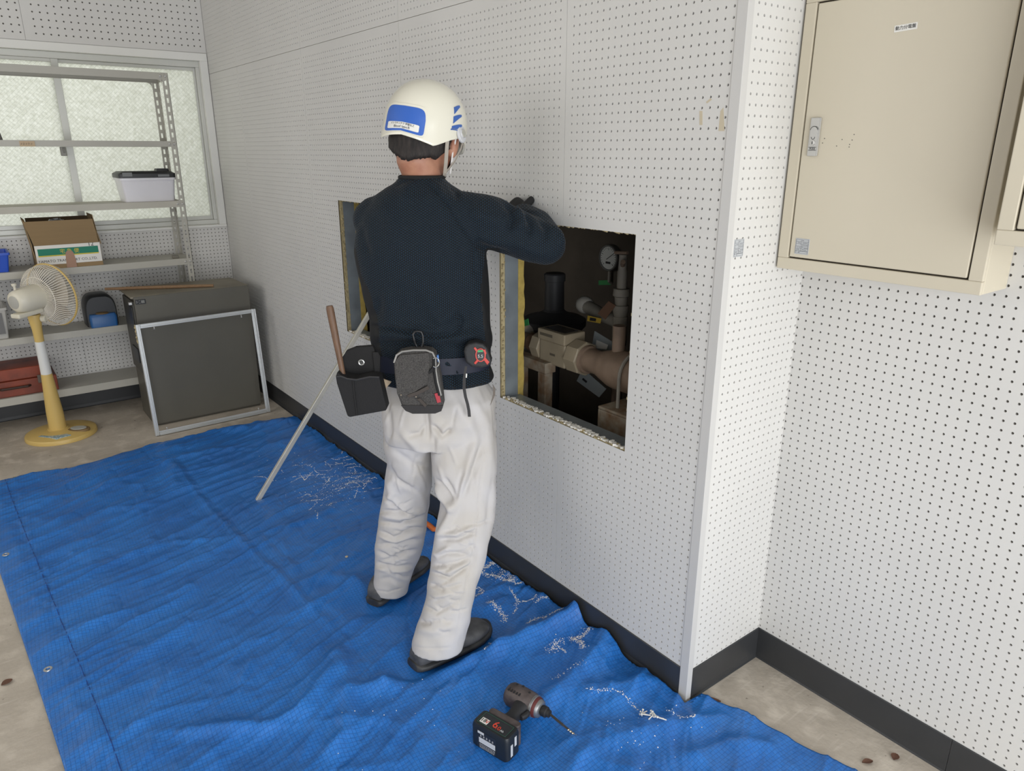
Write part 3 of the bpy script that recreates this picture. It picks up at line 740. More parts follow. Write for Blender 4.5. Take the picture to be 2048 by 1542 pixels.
MB().loft([rrect(cx - 0.066, cx + 0.068, cy - 0.112, cy - 0.02, zz, 0.012), rrect(cx - 0.068, cx + 0.07, cy - 0.114, cy - 0.02, zz + 0.055, 0.012), rrect(cx - 0.062, cx + 0.064, cy - 0.107, cy - 0.02, zz + 0.072, 0.012)]).build('base', mat('tool_blue', (36, 92, 150), 0.4), root, smooth=True, angle=40)
MB().lathe((cx, cy - 0.082, zz + 0.072), UP, [(0, 0.034), (0.006, 0.030), (0.008, 0.02)], 20).build('cap', mat('dull_brass', (112, 92, 62), 0.5), root, smooth=True)
# orange steel tool chest on the bottom shelf
M_or = mat('orange_red_steel', (140, 62, 38), 0.5, var=0.25, vscale=9, rgb2=(96, 44, 30))
z5 = LV[5] + 0.0004
xr_ = atY(121, 790, YF + 0.02)[0]
root = thing('tool_chest', 'weathered orange red metal tool chest on the bottom shelf behind the fan', 'tool box', (xr_ - 0.2, YF + 0.13, z5))
MB().box((xr_ - 0.42, YF + 0.02, z5), (xr_, YF + 0.26, z5 + 0.085)).build('body', M_or, root, bevel=0.004)
MB().box((xr_ - 0.425, YF + 0.03, z5 + 0.0855), (xr_ - 0.02, YF + 0.26, z5 + 0.150)).build('lid', M_or, root, bevel=0.006)
MB().box((xr_ - 0.09, YF + 0.0145, z5 + 0.055), (xr_ - 0.06, YF + 0.0195, z5 + 0.1)).build('latch', mat('dull_steel', (110, 100, 92), 0.5, metal=0.6), root, bevel=0.001)
xc = atY(35, 798, YF)[0]
MB().tube([V((xc - 0.07, YF + 0.018, z5 + 0.05)), V((xc - 0.06, YF - 0.002, z5 + 0.052)), V((xc + 0.06, YF - 0.002, z5 + 0.052)), V((xc + 0.07, YF + 0.018, z5 + 0.05))], 0.007, 8).build('handle', mat('brown_grip', (58, 38, 30), 0.6), root, smooth=True)
q = atY(8, 289, YF + 0.05)
root = thing('dark_box', 'dark grey box at the left end of the second shelf', 'box', (q[0] - 0.1, YF + 0.12, LV[1] + 0.0003))
MB().loft([rrect(q[0] - 0.2, q[0], YF + 0.05, YF + 0.2, LV[1] + 0.0004, 0.004), rrect(q[0] - 0.195, q[0] - 0.012, YF + 0.055, YF + 0.195, LV[1] + 0.072, 0.004)]).build('body', mat('dark_grey_card', (86, 84, 80), 0.7), root)
MB().box((q[0] - 0.2, YF + 0.052, LV[1] + 0.0725), (q[0] - 0.01, YF + 0.198, LV[1] + 0.09)).build('lid', mat('dark_grey_card', (86, 84, 80), 0.7), root, bevel=0.002)

# ================================================================== GREY CABINET IN THE CORNER
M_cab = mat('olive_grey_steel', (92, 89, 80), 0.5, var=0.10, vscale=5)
M_cabd = mat('cabinet_shadow_grey', (74, 72, 66), 0.55)  # darker copy of the cabinet steel, shade put into its colour
cx0, cx1, cy0, cy1, cz = -0.716, -0.10, 3.205, 3.535, 0.738
root = thing('steel_cabinet', 'olive grey steel cabinet standing in the corner by the window wall', 'cabinet', ((cx0 + cx1) / 2, (cy0 + cy1) / 2, 0))
MB().box((cx0 + 0.02, cy0 + 0.014, 0.0), (cx1, cy1, cz - 0.0125)).build('body', M_cab, root, bevel=0.003)
MB().box((cx0, cy0 + 0.012, cz - 0.012), (cx1 + 0.002, cy1 + 0.006, cz)).build('top', mat('pale_cabinet_top', (132, 125, 110), 0.6, var=0.2, vscale=5, rgb2=(108, 102, 90)), root, bevel=0.002)  # top plate paler and more mottled than the body
MB().box((cx0 + 0.012, cy0, 0.012), (cx1 + 0.001, cy0 + 0.0135, cz - 0.002)).build('front_panel', M_cab, root, bevel=0.002)
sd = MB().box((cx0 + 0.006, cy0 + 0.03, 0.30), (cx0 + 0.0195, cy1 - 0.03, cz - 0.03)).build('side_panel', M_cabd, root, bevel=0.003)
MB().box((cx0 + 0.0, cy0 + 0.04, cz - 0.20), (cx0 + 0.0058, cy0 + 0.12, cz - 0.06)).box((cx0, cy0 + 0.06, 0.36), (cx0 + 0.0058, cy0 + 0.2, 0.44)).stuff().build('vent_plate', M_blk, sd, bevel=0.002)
MB().box((cx0 - 0.012, cy0 + 0.02, cz - 0.045), (cx0 + 0.005, cy0 + 0.04, cz - 0.03)).build('catch', M_chr, sd, bevel=0.002)
a, b = atY(270, 600, cy0), atY(292, 607, cy0)
pl = MB().box((a[0], cy0 - 0.003, b[2]), (b[0], cy0 - 0.0002, a[2])).build('maker_plate', mat('black_plate', (32, 32, 34), 0.4), root, bevel=0.0008); pl['label'] = 'small black plate with grey marks'
pw, ph_, pz = b[0] - a[0], a[2] - b[2], (a[2] + b[2]) / 2
M_pg = mat('plate_grey', (120, 120, 116), 0.5)
MB().box((a[0] + pw * .55, cy0 - 0.0035, pz - ph_ * .3), (a[0] + pw * .88, cy0 - 0.003, pz + ph_ * .3)).box((a[0] + pw * .08, cy0 - 0.0035, pz - ph_ * .3), (a[0] + pw * .14, cy0 - 0.003, pz + ph_ * .3)).box((a[0] + pw * .16, cy0 - 0.0035, pz - ph_ * .05), (a[0] + pw * .28, cy0 - 0.003, pz + ph_ * .05)) \
    .box((a[0] + pw * .32, cy0 - 0.0035, pz + ph_ * .2), (a[0] + pw * .48, cy0 - 0.003, pz + ph_ * .3)).box((a[0] + pw * .32, cy0 - 0.0035, pz - ph_ * .3), (a[0] + pw * .48, cy0 - 0.003, pz - ph_ * .2)).stuff().build('plate_marks', M_pg, pl)
# wooden stick across its top
p, q = atZ(210, 578, cz + 0.009), atZ(427, 571, cz + 0.009)
d = q - p
rr = [0.0075, 0.009, 0.0095, 0.0095, 0.009, 0.008]
o = MB().tube([p + d * k / 5 for k in range(6)], rr, 10).build('wooden_stick', mat('weathered_wood', (142, 112, 82), 0.7, var=0.3, vscale=8, stretch=(2, 40, 40)), smooth=True)
tag(o, 'thin brown wooden stick lying across the grey cabinet top', 'stick')

# ================================================================== ALUMINIUM HATCH FRAME leaning on the cabinet
M_fr = mat('bright_aluminium', (206, 208, 208), 0.3, metal=0.55)
bl, br = atZ(310, 871, 0.002), atZ(538, 822, 0.002)
tl = atY(259, 651, 3.125); tr = atY(497, 619, 3.125)
W_ = unit(br - bl); H_ = tl - bl; H_ = unit(H_ - W_ * (H_ @ W_)); Nn = np.cross(W_, H_)      # towards the room
if Nn[1] > 0: Nn = -Nn
fw, fh = np.linalg.norm(br - bl), np.linalg.norm(tl - bl)
tr_h = (tr - bl) @ H_
root = thing('hatch_frame', 'bare aluminium access hatch frame leaning against the grey cabinet', 'frame', bl)
def rail(p, q, inner):
    p, q = V(p), V(q); mb = MB()
    d = unit(q - p)
    def strip(w0, w1, n0, n1):
        c = (p + q) / 2 + inner * (w0 + w1) / 2 + Nn * (n0 + n1) / 2
        mb.obox(c, (q - p) / 2, inner * (w1 - w0) / 2, Nn * (n1 - n0) / 2)
    strip(0, 0.004, -0.012, 0.012); strip(0.0041, 0.012, 0.004, 0.0075); strip(0.0121, 0.0155, -0.006, 0.012); strip(0.0156, 0.022, -0.002, 0.001)
    return mb.build('rail', M_fr, root, bevel=0.0006)
off = Nn * 0.013
B0, B1, T1, T0 = bl + off, br + off, bl + W_ * fw + H_ * tr_h + off, bl + H_ * fh + off
rail(B0, T0, W_); rail(B1, T1, -W_)
rail(B0 + W_ * 0.0225, B1 - W_ * 0.0225, H_); rail(T0 + W_ * 0.0225 + 0, T1 - W_ * 0.0225, -H_)
for (a_, b_) in ((0.1, 0.02), (0.9, 0.02), (0.14, fh - 0.02), (0.87, fh - 0.02)):
    MB().lathe(bl + W_ * fw * a_ + H_ * b_ + off + Nn * 0.001, H_ if b_ < 0.1 else -H_, [(0, 0.003), (0.012, 0.003), (0.013, 0.005), (0.016, 0.004)], 10).build('screw', M_chr, root, smooth=True)
mb = MB()
for k in range(26):
    mb.obox(T0 - H_ * (0.004 + 0.09 * rng.rand()) - W_ * (0.001 + 0.003 * rng.rand()) - Nn * (0.01 * rng.rand() - .004), 0.003 * unit(rng.randn(3)), 0.002 * unit(rng.randn(3)), (0, 0, 0.003))
mb.stuff().build('board_scraps', M_core, root)

# ================================================================== PEDESTAL FAN
M_fanw = mat('fan_ivory', (214, 208, 190), 0.4)
M_fany = mat('fan_yellow', (206, 176, 106), 0.42, var=0.05, vscale=4)
M_wire = mat('fan_wire', (232, 226, 212), 0.4)
fb = atZ(124, 869, 0.0)
root = thing('pedestal_fan', 'cream and yellow pedestal fan standing left of the grey cabinet', 'fan', fb)
rb = 0.172
base = MB().lathe(fb + V((0, 0, 0.0005)), UP, [(0, rb), (0.014, rb), (0.022, rb - 0.004), (0.032, rb * 0.8), (0.038, rb * 0.45), (0.04, 0.05)], 48).build('base', M_fany, root, smooth=True, angle=30)
# column top
ct = atY(68, 630, 3.33)
cb = fb + V((-0.012, 0.0, 0.04)); ax = unit(ct - cb); Lc = np.linalg.norm(ct - cb)
MB().lathe(cb, ax, [(-0.006, 0.052), (0.004, 0.05), (0.006, 0.042), (0.1, 0.040), (Lc * .5, 0.026)], 24).build('lower_column', M_fany, root, smooth=True)
MB().lathe(cb + ax * (Lc * .5 + 0.0003), ax, [(0, 0.026), (0.003, 0.0255), (Lc * .28, 0.0225)], 24).build('middle_column', mat('fan_white', (216, 216, 212), 0.4), root, smooth=True)
MB().lathe(cb + ax * (Lc * .78 + 0.0006), ax, [(0, 0.0215), (Lc * .1, 0.023), (Lc * .2, 0.030), (Lc * .225, 0.027)], 24).build('upper_column', M_fany, root, smooth=True)
# head: axis from the motor towards the grille
hc = atY(62, 596, 3.30); fdir = unit((0.82, 0.57, 0.06))
side = unit(np.cross(fdir, UP)); fup = np.cross(side, fdir)
MB().lathe(hc - fdir * 0.095, fdir, [(0, 0.036), (0.01, 0.052), (0.05, 0.062), (0.13, 0.063), (0.17, 0.055), (0.176, 0.03)], 28).build('motor_housing', M_fanw, root, smooth=True, angle=50)
mh = root.children[-1] if root.children[-1].name.startswith('motor') else [c for c in root.children if c.name.startswith('motor')][0]
MB().lathe(hc - fdir * 0.099, fdir, [(0, 0.026), (0.003, 0.033), (0.0045, 0.033)], 20).build('rear_plate', mat('fan_grey', (170, 168, 160), 0.4), mh, smooth=True)
MB().obox(hc - fdir * 0.04 - fup * 0.068, fdir * 0.07, side * 0.03, fup * 0.012).build('neck_joint', M_fanw, root, bevel=0.008, seg=3)
MB().lathe(ct + fup * 0.0 - side * -0.0 + V((0.03, -0.012, -0.02)), unit(V((0.8, -0.6, 0))), [(0, 0.018), (0.018, 0.018), (0.022, 0.014)], 16).build('tilt_knob', M_fanw, root, smooth=True)
MB().lathe(hc - fdir * 0.07 + fup * 0.058, fup, [(0, 0.006), (0.02, 0.006), (0.0205, 0.011), (0.03, 0.011), (0.032, 0.009)], 12).build('swing_knob', M_fanw, mh, smooth=True)
gc = hc + fdir * 0.118 - fup * 0.012; Rg = 0.160
ringp = lambda c, r, n=48: [c + r * (side * math.cos(t) + fup * math.sin(t)) for t in np.arange(n) * 2 * math.pi / n]
MB().tube(ringp(gc, Rg, 56), 0.0048, 8, closed=True).build('guard_rim', M_fany, root, smooth=True)
mb = MB(); NW = 72
for k in range(NW):
    t = 2 * math.pi * k / NW; e = side * math.cos(t) + fup * math.sin(t)
    t2 = t + 0.10; e2 = side * math.cos(t2) + fup * math.sin(t2)
    pts = [gc - fdir * 0.082 + e2 * 0.055, gc - fdir * 0.082 + e2 * 0.088, gc - fdir * 0.072 + e * 0.126, gc - fdir * 0.045 + e * 0.152, gc - fdir * 0.004 + e * 0.158]
    mb.tube(pts, 0.0016, 4, cap=False)
for rr_, dd in ((0.055, -0.082), (0.108, -0.078)): mb.tube(ringp(gc + fdir * dd, rr_, 40), 0.0016, 5, closed=True)
o = mb.build('rear_guard_wires', M_wire, root, smooth=True); o['kind'] = 'stuff'
mb = MB()
for k in range(NW):
    t = 2 * math.pi * k / NW; e = side * math.cos(t) + fup * math.sin(t)
    mb.tube([gc + fdir * 0.005 + e * 0.158, gc + fdir * 0.032 + e * 0.148, gc + fdir * 0.056 + e * 0.112, gc + fdir * 0.064 + e * 0.05], 0.0016, 4, cap=False)
mb.lathe(gc + fdir * 0.062, fdir, [(0, 0.05), (0.006, 0.048), (0.009, 0.02)], 24)
o = mb.build('front_guard_wires', M_wire, root, smooth=True); o['kind'] = 'stuff'
M_blade = mat('smoky_fan_blade', (196, 186, 172), 0.3, trans=0.35)
for k in range(3):
    t0 = 2 * math.pi * k / 3 + 0.4; rows = []
    for r_ in np.linspace(0.03, 0.136, 7):
        wd = 0.35 + 0.75 * math.sin(math.pi * min(1, (r_ - 0.0) / 0.2)); row = []
        for s_ in np.linspace(-0.5, 0.5, 7):
            t = t0 + s_ * wd * 1.5; row.append(gc - fdir * 0.01 + r_ * (side * math.cos(t) + fup * math.sin(t)) + fdir * (s_ * 0.05))
        rows.append(row)
    top = rows; bot = [[p + fdir * 0.0016 for p in r] for r in rows]
    mb = MB(); mb.loft([list(r) + list(b[::-1]) for r, b in zip(top, bot)]); mb.build('blade', M_blade, root, smooth=True)
MB().lathe(gc - fdir * 0.03, fdir, [(0, 0.022), (0.04, 0.024), (0.06, 0.016), (0.064, 0.004)], 20).build('hub', M_fanw, root, smooth=True)
# control panel and label on the base
e1, e2 = V((0.8, -0.6, 0)), V((0.6, 0.8, 0))
pan = atZ(157, 856, 0.04); pan[2] = fb[2] + 0.026
def flat_ell(c, a, b, th, n=24, tilt=0.0):
    u1 = e1 * math.cos(tilt) + e2 * math.sin(tilt); u2 = -e1 * math.sin(tilt) + e2 * math.cos(tilt)
    return [V(c) + u1 * a * math.cos(t) + u2 * b * math.sin(t) for t in np.arange(n) * 2 * math.pi / n]
MB().prism(flat_ell(pan, 0.058, 0.040, 0), (0, 0, 0.014)).build('control_panel', mat('fan_brown', (128, 104, 66), 0.5), base, bevel=0.003)
MB().prism(flat_ell(pan + V((0, 0, 0.0141)), 0.042, 0.028, 0), (0, 0, 0.004)).build('control_button', mat('button_grey', (176, 176, 168), 0.4), base, bevel=0.002)
lc = atZ(108, 873, 0.03); lc[2] = fb[2] + 0.0265
M_lblp = mat('faded_blue_label', (190, 196, 190), 0.5, var=0.5, vscale=90, rgb2=(70, 126, 150))
MB().prism([lc + e1 * a_ + e2 * b_ for a_, b_ in ((-0.075, -0.012), (0.035, -0.038), (0.085, 0.012), (0.045, 0.032), (-0.055, 0.03))], (0, 0, 0.009)).build('label', M_lblp, base, bevel=0.001)

# ================================================================== PIPES INSIDE THE NEARER HATCH
M_pipe = mat('painted_pipe', (150, 128, 110), 0.6, var=0.25, vscale=18)
M_union = mat('cream_fitting', (176, 162, 138), 0.5, var=0.15, vscale=12)
M_pipew = mat('pale_pipe', (160, 154, 144), 0.6, var=0.2, vscale=20)
M_reg = mat('charcoal_casting', (66, 66, 68), 0.55, var=0.2, vscale=10)
M_brk = mat('cream_bracket', (168, 156, 138), 0.6, var=0.3, vscale=25, rgb2=(130, 96, 66))
M_grn = mat('green_tape', (60, 150, 84), 0.6)
PX, PZ = 0.30, 0.776
AXm = V((0, -1, 0))
def py_(px, py): return atX(px, py, PX)[1]
run = thing('pipe_run', 'cream painted pipe run with flow meter crossing the open wall hatch', 'pipe', (PX, 0.8, PZ))
c0 = V((PX, 0, PZ))
def on(y): return V((PX, y, PZ))
MB().lathe(on(1.35), AXm, [(0, 0.028), (1.35 - 0.98, 0.028)], 20).build('pipe', M_pipe, run, smooth=True)
MB().lathe(on(1.16), AXm, [(0, 0.062), (0.022, 0.062)], 28).build('flange', M_pipew, run, smooth=True)
for k in range(6):
    t = k * math.pi / 3 + .3; MB().lathe(on(1.138) + V((0.048 * math.cos(t), 0, 0.048 * math.sin(t))), AXm, [(0, 0.009), (0.009, 0.009)], 6).build('flange_bolt', M_union, run)
def hexnut(y, r, L, n=8): return MB().lathe(on(y), AXm, [(0, r * .93), (0.004, r), (L - 0.004, r), (L, r * .93)], n)
hexnut(1.03, 0.056, 0.05).build('union_nut', M_union, run); MB().lathe(on(1.075), AXm, [(0, 0.036), (0.045, 0.036)], 20).build('union_collar', mat('rusty_thread', (120, 92, 70), 0.8, var=.3, vscale=40), run, smooth=True)
meter = MB().obox((PX, 0.905, PZ - 0.002), (0.046, 0, 0), (0, 0.072, 0), (0, 0, 0.044)).build('meter_body', M_union, run, bevel=0.008, seg=3)
MB().obox((PX - 0.002, 0.905, PZ + 0.062), (0.05, 0, 0), (0, 0.075, 0), (0, 0, 0.02)).build('meter_head', M_union, meter, bevel=0.004)
MB().obox((PX - 0.002, 0.905, PZ + 0.0828), (0.032, 0, 0), (0, 0.056, 0), (0, 0, 0.001)).build('meter_display', mat('dark_display', (44, 44, 44), 0.2), meter)
MB().obox((PX - 0.0525, 0.93, PZ + 0.064), (0.0006, 0, 0), (0, 0.035, 0), (0, 0, 0.005)).obox((PX - 0.0468, 0.90, PZ - 0.005), (0.0006, 0, 0), (0, 0.014, 0), (0, 0, 0.004)).stuff().build('meter_marks', mat('mark_grey', (108, 100, 86), 0.7), meter)
hexnut(0.828, 0.062, 0.062).build('union_nut', M_union, run)
MB().lathe(on(0.765), AXm, [(0, 0.052), (0.012, 0.05), (0.013, 0.042), (0.06, 0.042), (0.075, 0.046), (0.14, 0.066), (0.16, 0.068), (0.30, 0.068), (0.302, 0.072), (0.33, 0.072), (0.332, 0.068), (0.60, 0.068)], 28).build('reducer', M_pipe, run, smooth=True, angle=40)
yt = 0.615
MB().tube([(PX, yt, PZ + 0.05), (PX, yt, PZ + 0.15)], 0.022, 16).build('branch_pipe', M_pipe, run, smooth=True)
# U strap over the pipe and its stand
ys_ = 0.535
MB().tube([V((PX + 0.074 * math.cos(t), ys_, PZ + 0.074 * math.sin(t))) for t in np.linspace(0, math.pi, 14)] + [V((PX - 0.074, ys_, PZ - 0.10))], 0.006, 8).build('pipe_strap', M_pipew, run, smooth=True)
st = thing('pipe_stand', 'cream steel pipe stand at the right edge of the open hatch', 'bracket', (PX, 0.5, 0))
MB().box((PX - 0.10, 0.46, PZ - 0.115), (PX + 0.08, 0.60, PZ - 0.105)).box((PX - 0.10, 0.59, 0.0), (PX - 0.04, 0.60, PZ - 0.1155)).box((PX - 0.10, 0.47, 0.0), (PX - 0.092, 0.5895, PZ - 0.1155)).build('stand_plate', M_brk, st, bevel=0.003)
# angle-iron bracket frame under the meter
br = thing('angle_bracket', 'cream angle iron frame standing under the flow meter', 'bracket', (0.25, 1.0, 0))
ya, yb = atX(1045, 740, 0.25)[1], atX(1093, 760, 0.25)[1]; zt = atX(1070, 725, 0.25)[2]
MB().box((0.225, yb - 0.022, zt - 0.02), (0.275, ya + 0.03, zt + 0.02)).build('top_rail', M_brk, br, bevel=0.002)
for y in (ya, yb): MB().box((0.225, y - 0.02, 0.0), (0.231, y + 0.02, zt - 0.0205)).box((0.2315, y - 0.02, 0.0), (0.262, y - 0.015, zt - 0.0205)).build('upright', M_brk, br, bevel=0.001)
# vertical pale riser with tee and cap
XV = 0.46
rv = thing('riser_pipe', 'pale vertical riser with tee and small tap behind the flow meter', 'pipe', atX(1240, 720, XV))
a = atX(1240, 760, XV); b = atX(1240, 525, XV); yv = (a[1] + b[1]) / 2
MB().tube([(XV, yv, a[2]), (XV, yv, atX(1240, 640, XV)[2])], 0.023, 16).build('lower_pipe', M_pipe, rv, smooth=True)
z0, z1 = atX(1240, 690, XV)[2], atX(1240, 632, XV)[2]; zc = atX(1237, 645, XV)[2]
MB().tube([(XV, yv, z0), (XV, yv, z1)], 0.027, 18).tube([(XV, yv, zc), (XV + 0.02, yv + 0.12, zc + 0.008), (XV + 0.04, yv + 0.22, zc + 0.02)], 0.025, 16).build('tee', M_pipew, rv, smooth=True)
MB().ball((XV + 0.044, yv + 0.235, zc + 0.022), 0.034, 0.04, 0.034, 16, 10).build('pipe_cap', mat('white_cap', (190, 186, 178), 0.5), rv, smooth=True)
zz = z1
MB().lathe((XV, yv, zz), UP, [(0, 0.024), (0.02, 0.029), (0.04, 0.029), (0.042, 0.022), (0.07, 0.024), (0.075, 0.031), (0.10, 0.029), (0.102, 0.018), (0.16, 0.018), (0.165, 0.016), (0.22, 0.014)], 14).build('valve_body', M_pipew, rv, smooth=True)
MB().tube([(XV, yv, zz + 0.18), (XV - 0.03, yv - 0.03, zz + 0.2)], 0.009, 8).tube([(XV - 0.01, yv + 0.03, zz + 0.225), (XV - 0.01, yv - 0.03, zz + 0.23)], 0.006, 8).build('tap', M_pipe, rv, smooth=True)
# dark regulator
XG = 0.62
cg = atX(1108, 640, XG)
rg = thing('regulator', 'charcoal cast gas regulator with tall neck inside the hatch', 'regulator', cg - UP * 0.05)
MB().lathe(cg - UP * 0.05, UP, [(0, 0.06), (0.012, 0.125), (0.03, 0.14), (0.055, 0.14), (0.066, 0.12), (0.078, 0.07), (0.09, 0.052)], 28).build('diaphragm_case', M_reg, rg, smooth=True)
MB().lathe(cg + UP * 0.0403, UP, [(0, 0.05), (0.01, 0.043), (0.13, 0.041), (0.132, 0.046), (0.16, 0.046), (0.165, 0.04)], 22).build('neck', M_reg, rg, smooth=True, angle=30)
# the regulator and riser stand on stubs
MB().tube([cg - UP * 0.0505, V((cg[0], cg[1], 0.0))], 0.03, 12).build('stub_pipe', M_reg, rg, smooth=True)
MB().tube([(XV, yv, a[2] + 0.0), (XV, yv, 0.0)], 0.02, 10).build('foot_pipe', M_pipe, rv, smooth=True)
# round gauge on the shaft wall
XQ = 1.05
cg = atX(1225, 515, XQ)
ga = thing('pressure_gauge', 'round white pressure gauge on the dark wall inside the hatch', 'gauge', cg)
rgz = 0.062
MB().lathe(cg + V((-0.0005, 0, 0)), V((-1, 0, 0)), [(0, rgz), (0.028, rgz), (0.032, rgz * .95), (0.0322, rgz * .86), (0.026, rgz * .85)], 32).build('case', mat('gauge_rim', (120, 120, 118), 0.4, metal=0.4), ga, smooth=True, angle=30)
MB().lathe(cg + V((-0.0272, 0, 0)), V((-1, 0, 0)), [(0, rgz * .84), (0.0008, rgz * .84)], 32).build('dial', mat('gauge_dial', (214, 216, 212), 0.5), ga)
mb = MB()
for k in range(21):
    t = math.radians(225 - 270 * k / 20); L = 0.012 if k % 5 == 0 else 0.006
    e = V((0, -math.cos(t), math.sin(t))); p = cg + V((-0.0284, 0, 0)); mb.bar(p + e * (rgz * .78 - L), p + e * rgz * .78, 0.0022, 0.0006, (1, 0, 0))
mb.bar(cg + V((-0.029, 0.012, -0.008)), cg + V((-0.029, -0.036, 0.024)), 0.003, 0.0006, (1, 0, 0)).obox(cg + V((-0.0284, 0, -0.022)), (0.0003, 0, 0), (0, 0.016, 0), (0, 0, 0.005))
mb.stuff().build('dial_marks', M_ink, ga)
MB().tube([cg + V((-0.015, 0, -rgz)), cg + V((-0.015, 0, -rgz - 0.05)), cg + V((0.0, 0, -rgz - 0.06))], 0.008, 8).build('stem', M_pipew, ga, smooth=True)
# tags, tape
def card(name, label, cat, pts, X_, m, th=0.003):
    o = MB().prism([atX(px, py, X_ + dx) for px, py, dx in pts], (th, 0, 0)).build(name, m, bevel=0.0006); tag(o, label, cat); return o
M_tagg = mat('grey_tag', (150, 156, 158), 0.5); M_tagb = mat('brown_tag', (122, 92, 74), 0.6)
o = card('hanging_tag', 'grey hanging tag behind the pipe, upper one', 'tag', [(1189, 662, 0), (1232, 688, .01), (1222, 702, .01), (1182, 700, 0)], 0.40, M_tagg)
MB().prism([atX(px, py, 0.3985) for px, py in ((1193, 680), (1216, 690), (1213, 699), (1190, 696))], (0.0012, 0, 0)).build('tag_print', M_white, o)
o = card('hanging_tag', 'grey hanging tag below the pipe, lower one', 'tag', [(1165, 737, 0), (1212, 778, .01), (1198, 795, .01), (1153, 762, 0)], 0.385, M_tagg)
MB().prism([atX(px, py, 0.3835) for px, py in ((1166, 756), (1174, 763), (1172, 766), (1164, 759))], (0.0012, 0, 0)).build('tag_print', M_ink, o)
o = card('wooden_tag', 'brown tag tied at the riser', 'tag', [(1217, 602, 0), (1231, 611, 0), (1210, 639, 0), (1195, 627, 0)], 0.43, M_tagb)
o = card('yellow_tag', 'yellow tag with black print below the white pipe cap', 'tag', [(1175, 631, 0), (1202, 637, 0), (1200, 647, 0), (1174, 642, 0)], 0.42, mat('yellow_tag_plastic', (196, 164, 66), 0.5))
MB().prism([atX(px, py, 0.4185) for px, py in ((1180, 635), (1192, 637), (1191, 643), (1179, 641))], (0.0012, 0, 0)).build('tag_print', M_ink, o)
o = card('green_tape', 'green tape strip on the dark wall below the gauge', 'tape', [(1197, 561, 0), (1222, 560, 0), (1222, 570, 0), (1197, 570, 0)], 1.0488, M_grn, 0.001)
o = card('green_tape', 'green tape wrapped on the flange left of the flow meter', 'tape', [(1044, 642, 0), (1056, 637, 0), (1058, 650, 0), (1045, 654, 0)], 0.232, M_grn, 0.002)

# ================================================================== BLUE TARP
def fl(pts): return [atZ(px, py, 0)[:2] for px, py in pts]
far = [np.array((-1.545, 2.885))] + fl([(0, 965), (150, 937), (300, 893), (420, 868), (500, 852), (560, 840), (600, 835), (618, 843)])
rgt = fl([(618, 843), (640, 872), (700, 912), (765, 950), (870, 1030), (985, 1108), (1085, 1183), (1150, 1232), (1192, 1255), (1240, 1285), (1300, 1330), (1385, 1385), (1420, 1402), (1520, 1450), (1690, 1542)]) + [np.array((0.145, -0.52))]
lft = [np.array((-1.545, 2.885)), np.array((-1.50, 2.02))] + fl([(75, 1370), (130, 1542)]) + [np.array((-1.40, -0.1)), np.array((-1.39, -0.45))]
bot = [np.array((-1.39, -0.45)), np.array((-0.6, -0.55)), np.array((0.145, -0.52))]
def resample(pl, n, ease=None):
    pl = np.array(pl); L = np.concatenate([[0], np.cumsum(np.linalg.norm(np.diff(pl, axis=0), axis=1))]); t = np.linspace(0, L[-1], n)
    return np.stack([np.interp(t, L, pl[:, 0]), np.interp(t, L, pl[:, 1])], 1)
NU, NV = 270, 600
Bf, Br, Bl, Bb = resample(far, NU), resample(rgt, NV), resample(lft, NV), resample(bot, NU)
u = np.linspace(0, 1, NU)[None, :, None]; v = np.linspace(0, 1, NV)[:, None, None]
XY = (1 - v) * Bf[None] + v * Bb[None] + (1 - u) * Bl[:, None] + u * Br[:, None] - ((1 - u) * (1 - v) * Bf[0] + u * (1 - v) * Bf[-1] + (1 - u) * v * Bb[0] + u * v * Bb[-1])
XY = XY.reshape(-1, 2)
lim = np.where(XY[:, 1] > -0.016, -0.016, 0.3); XY[:, 0] = np.minimum(XY[:, 0], lim)
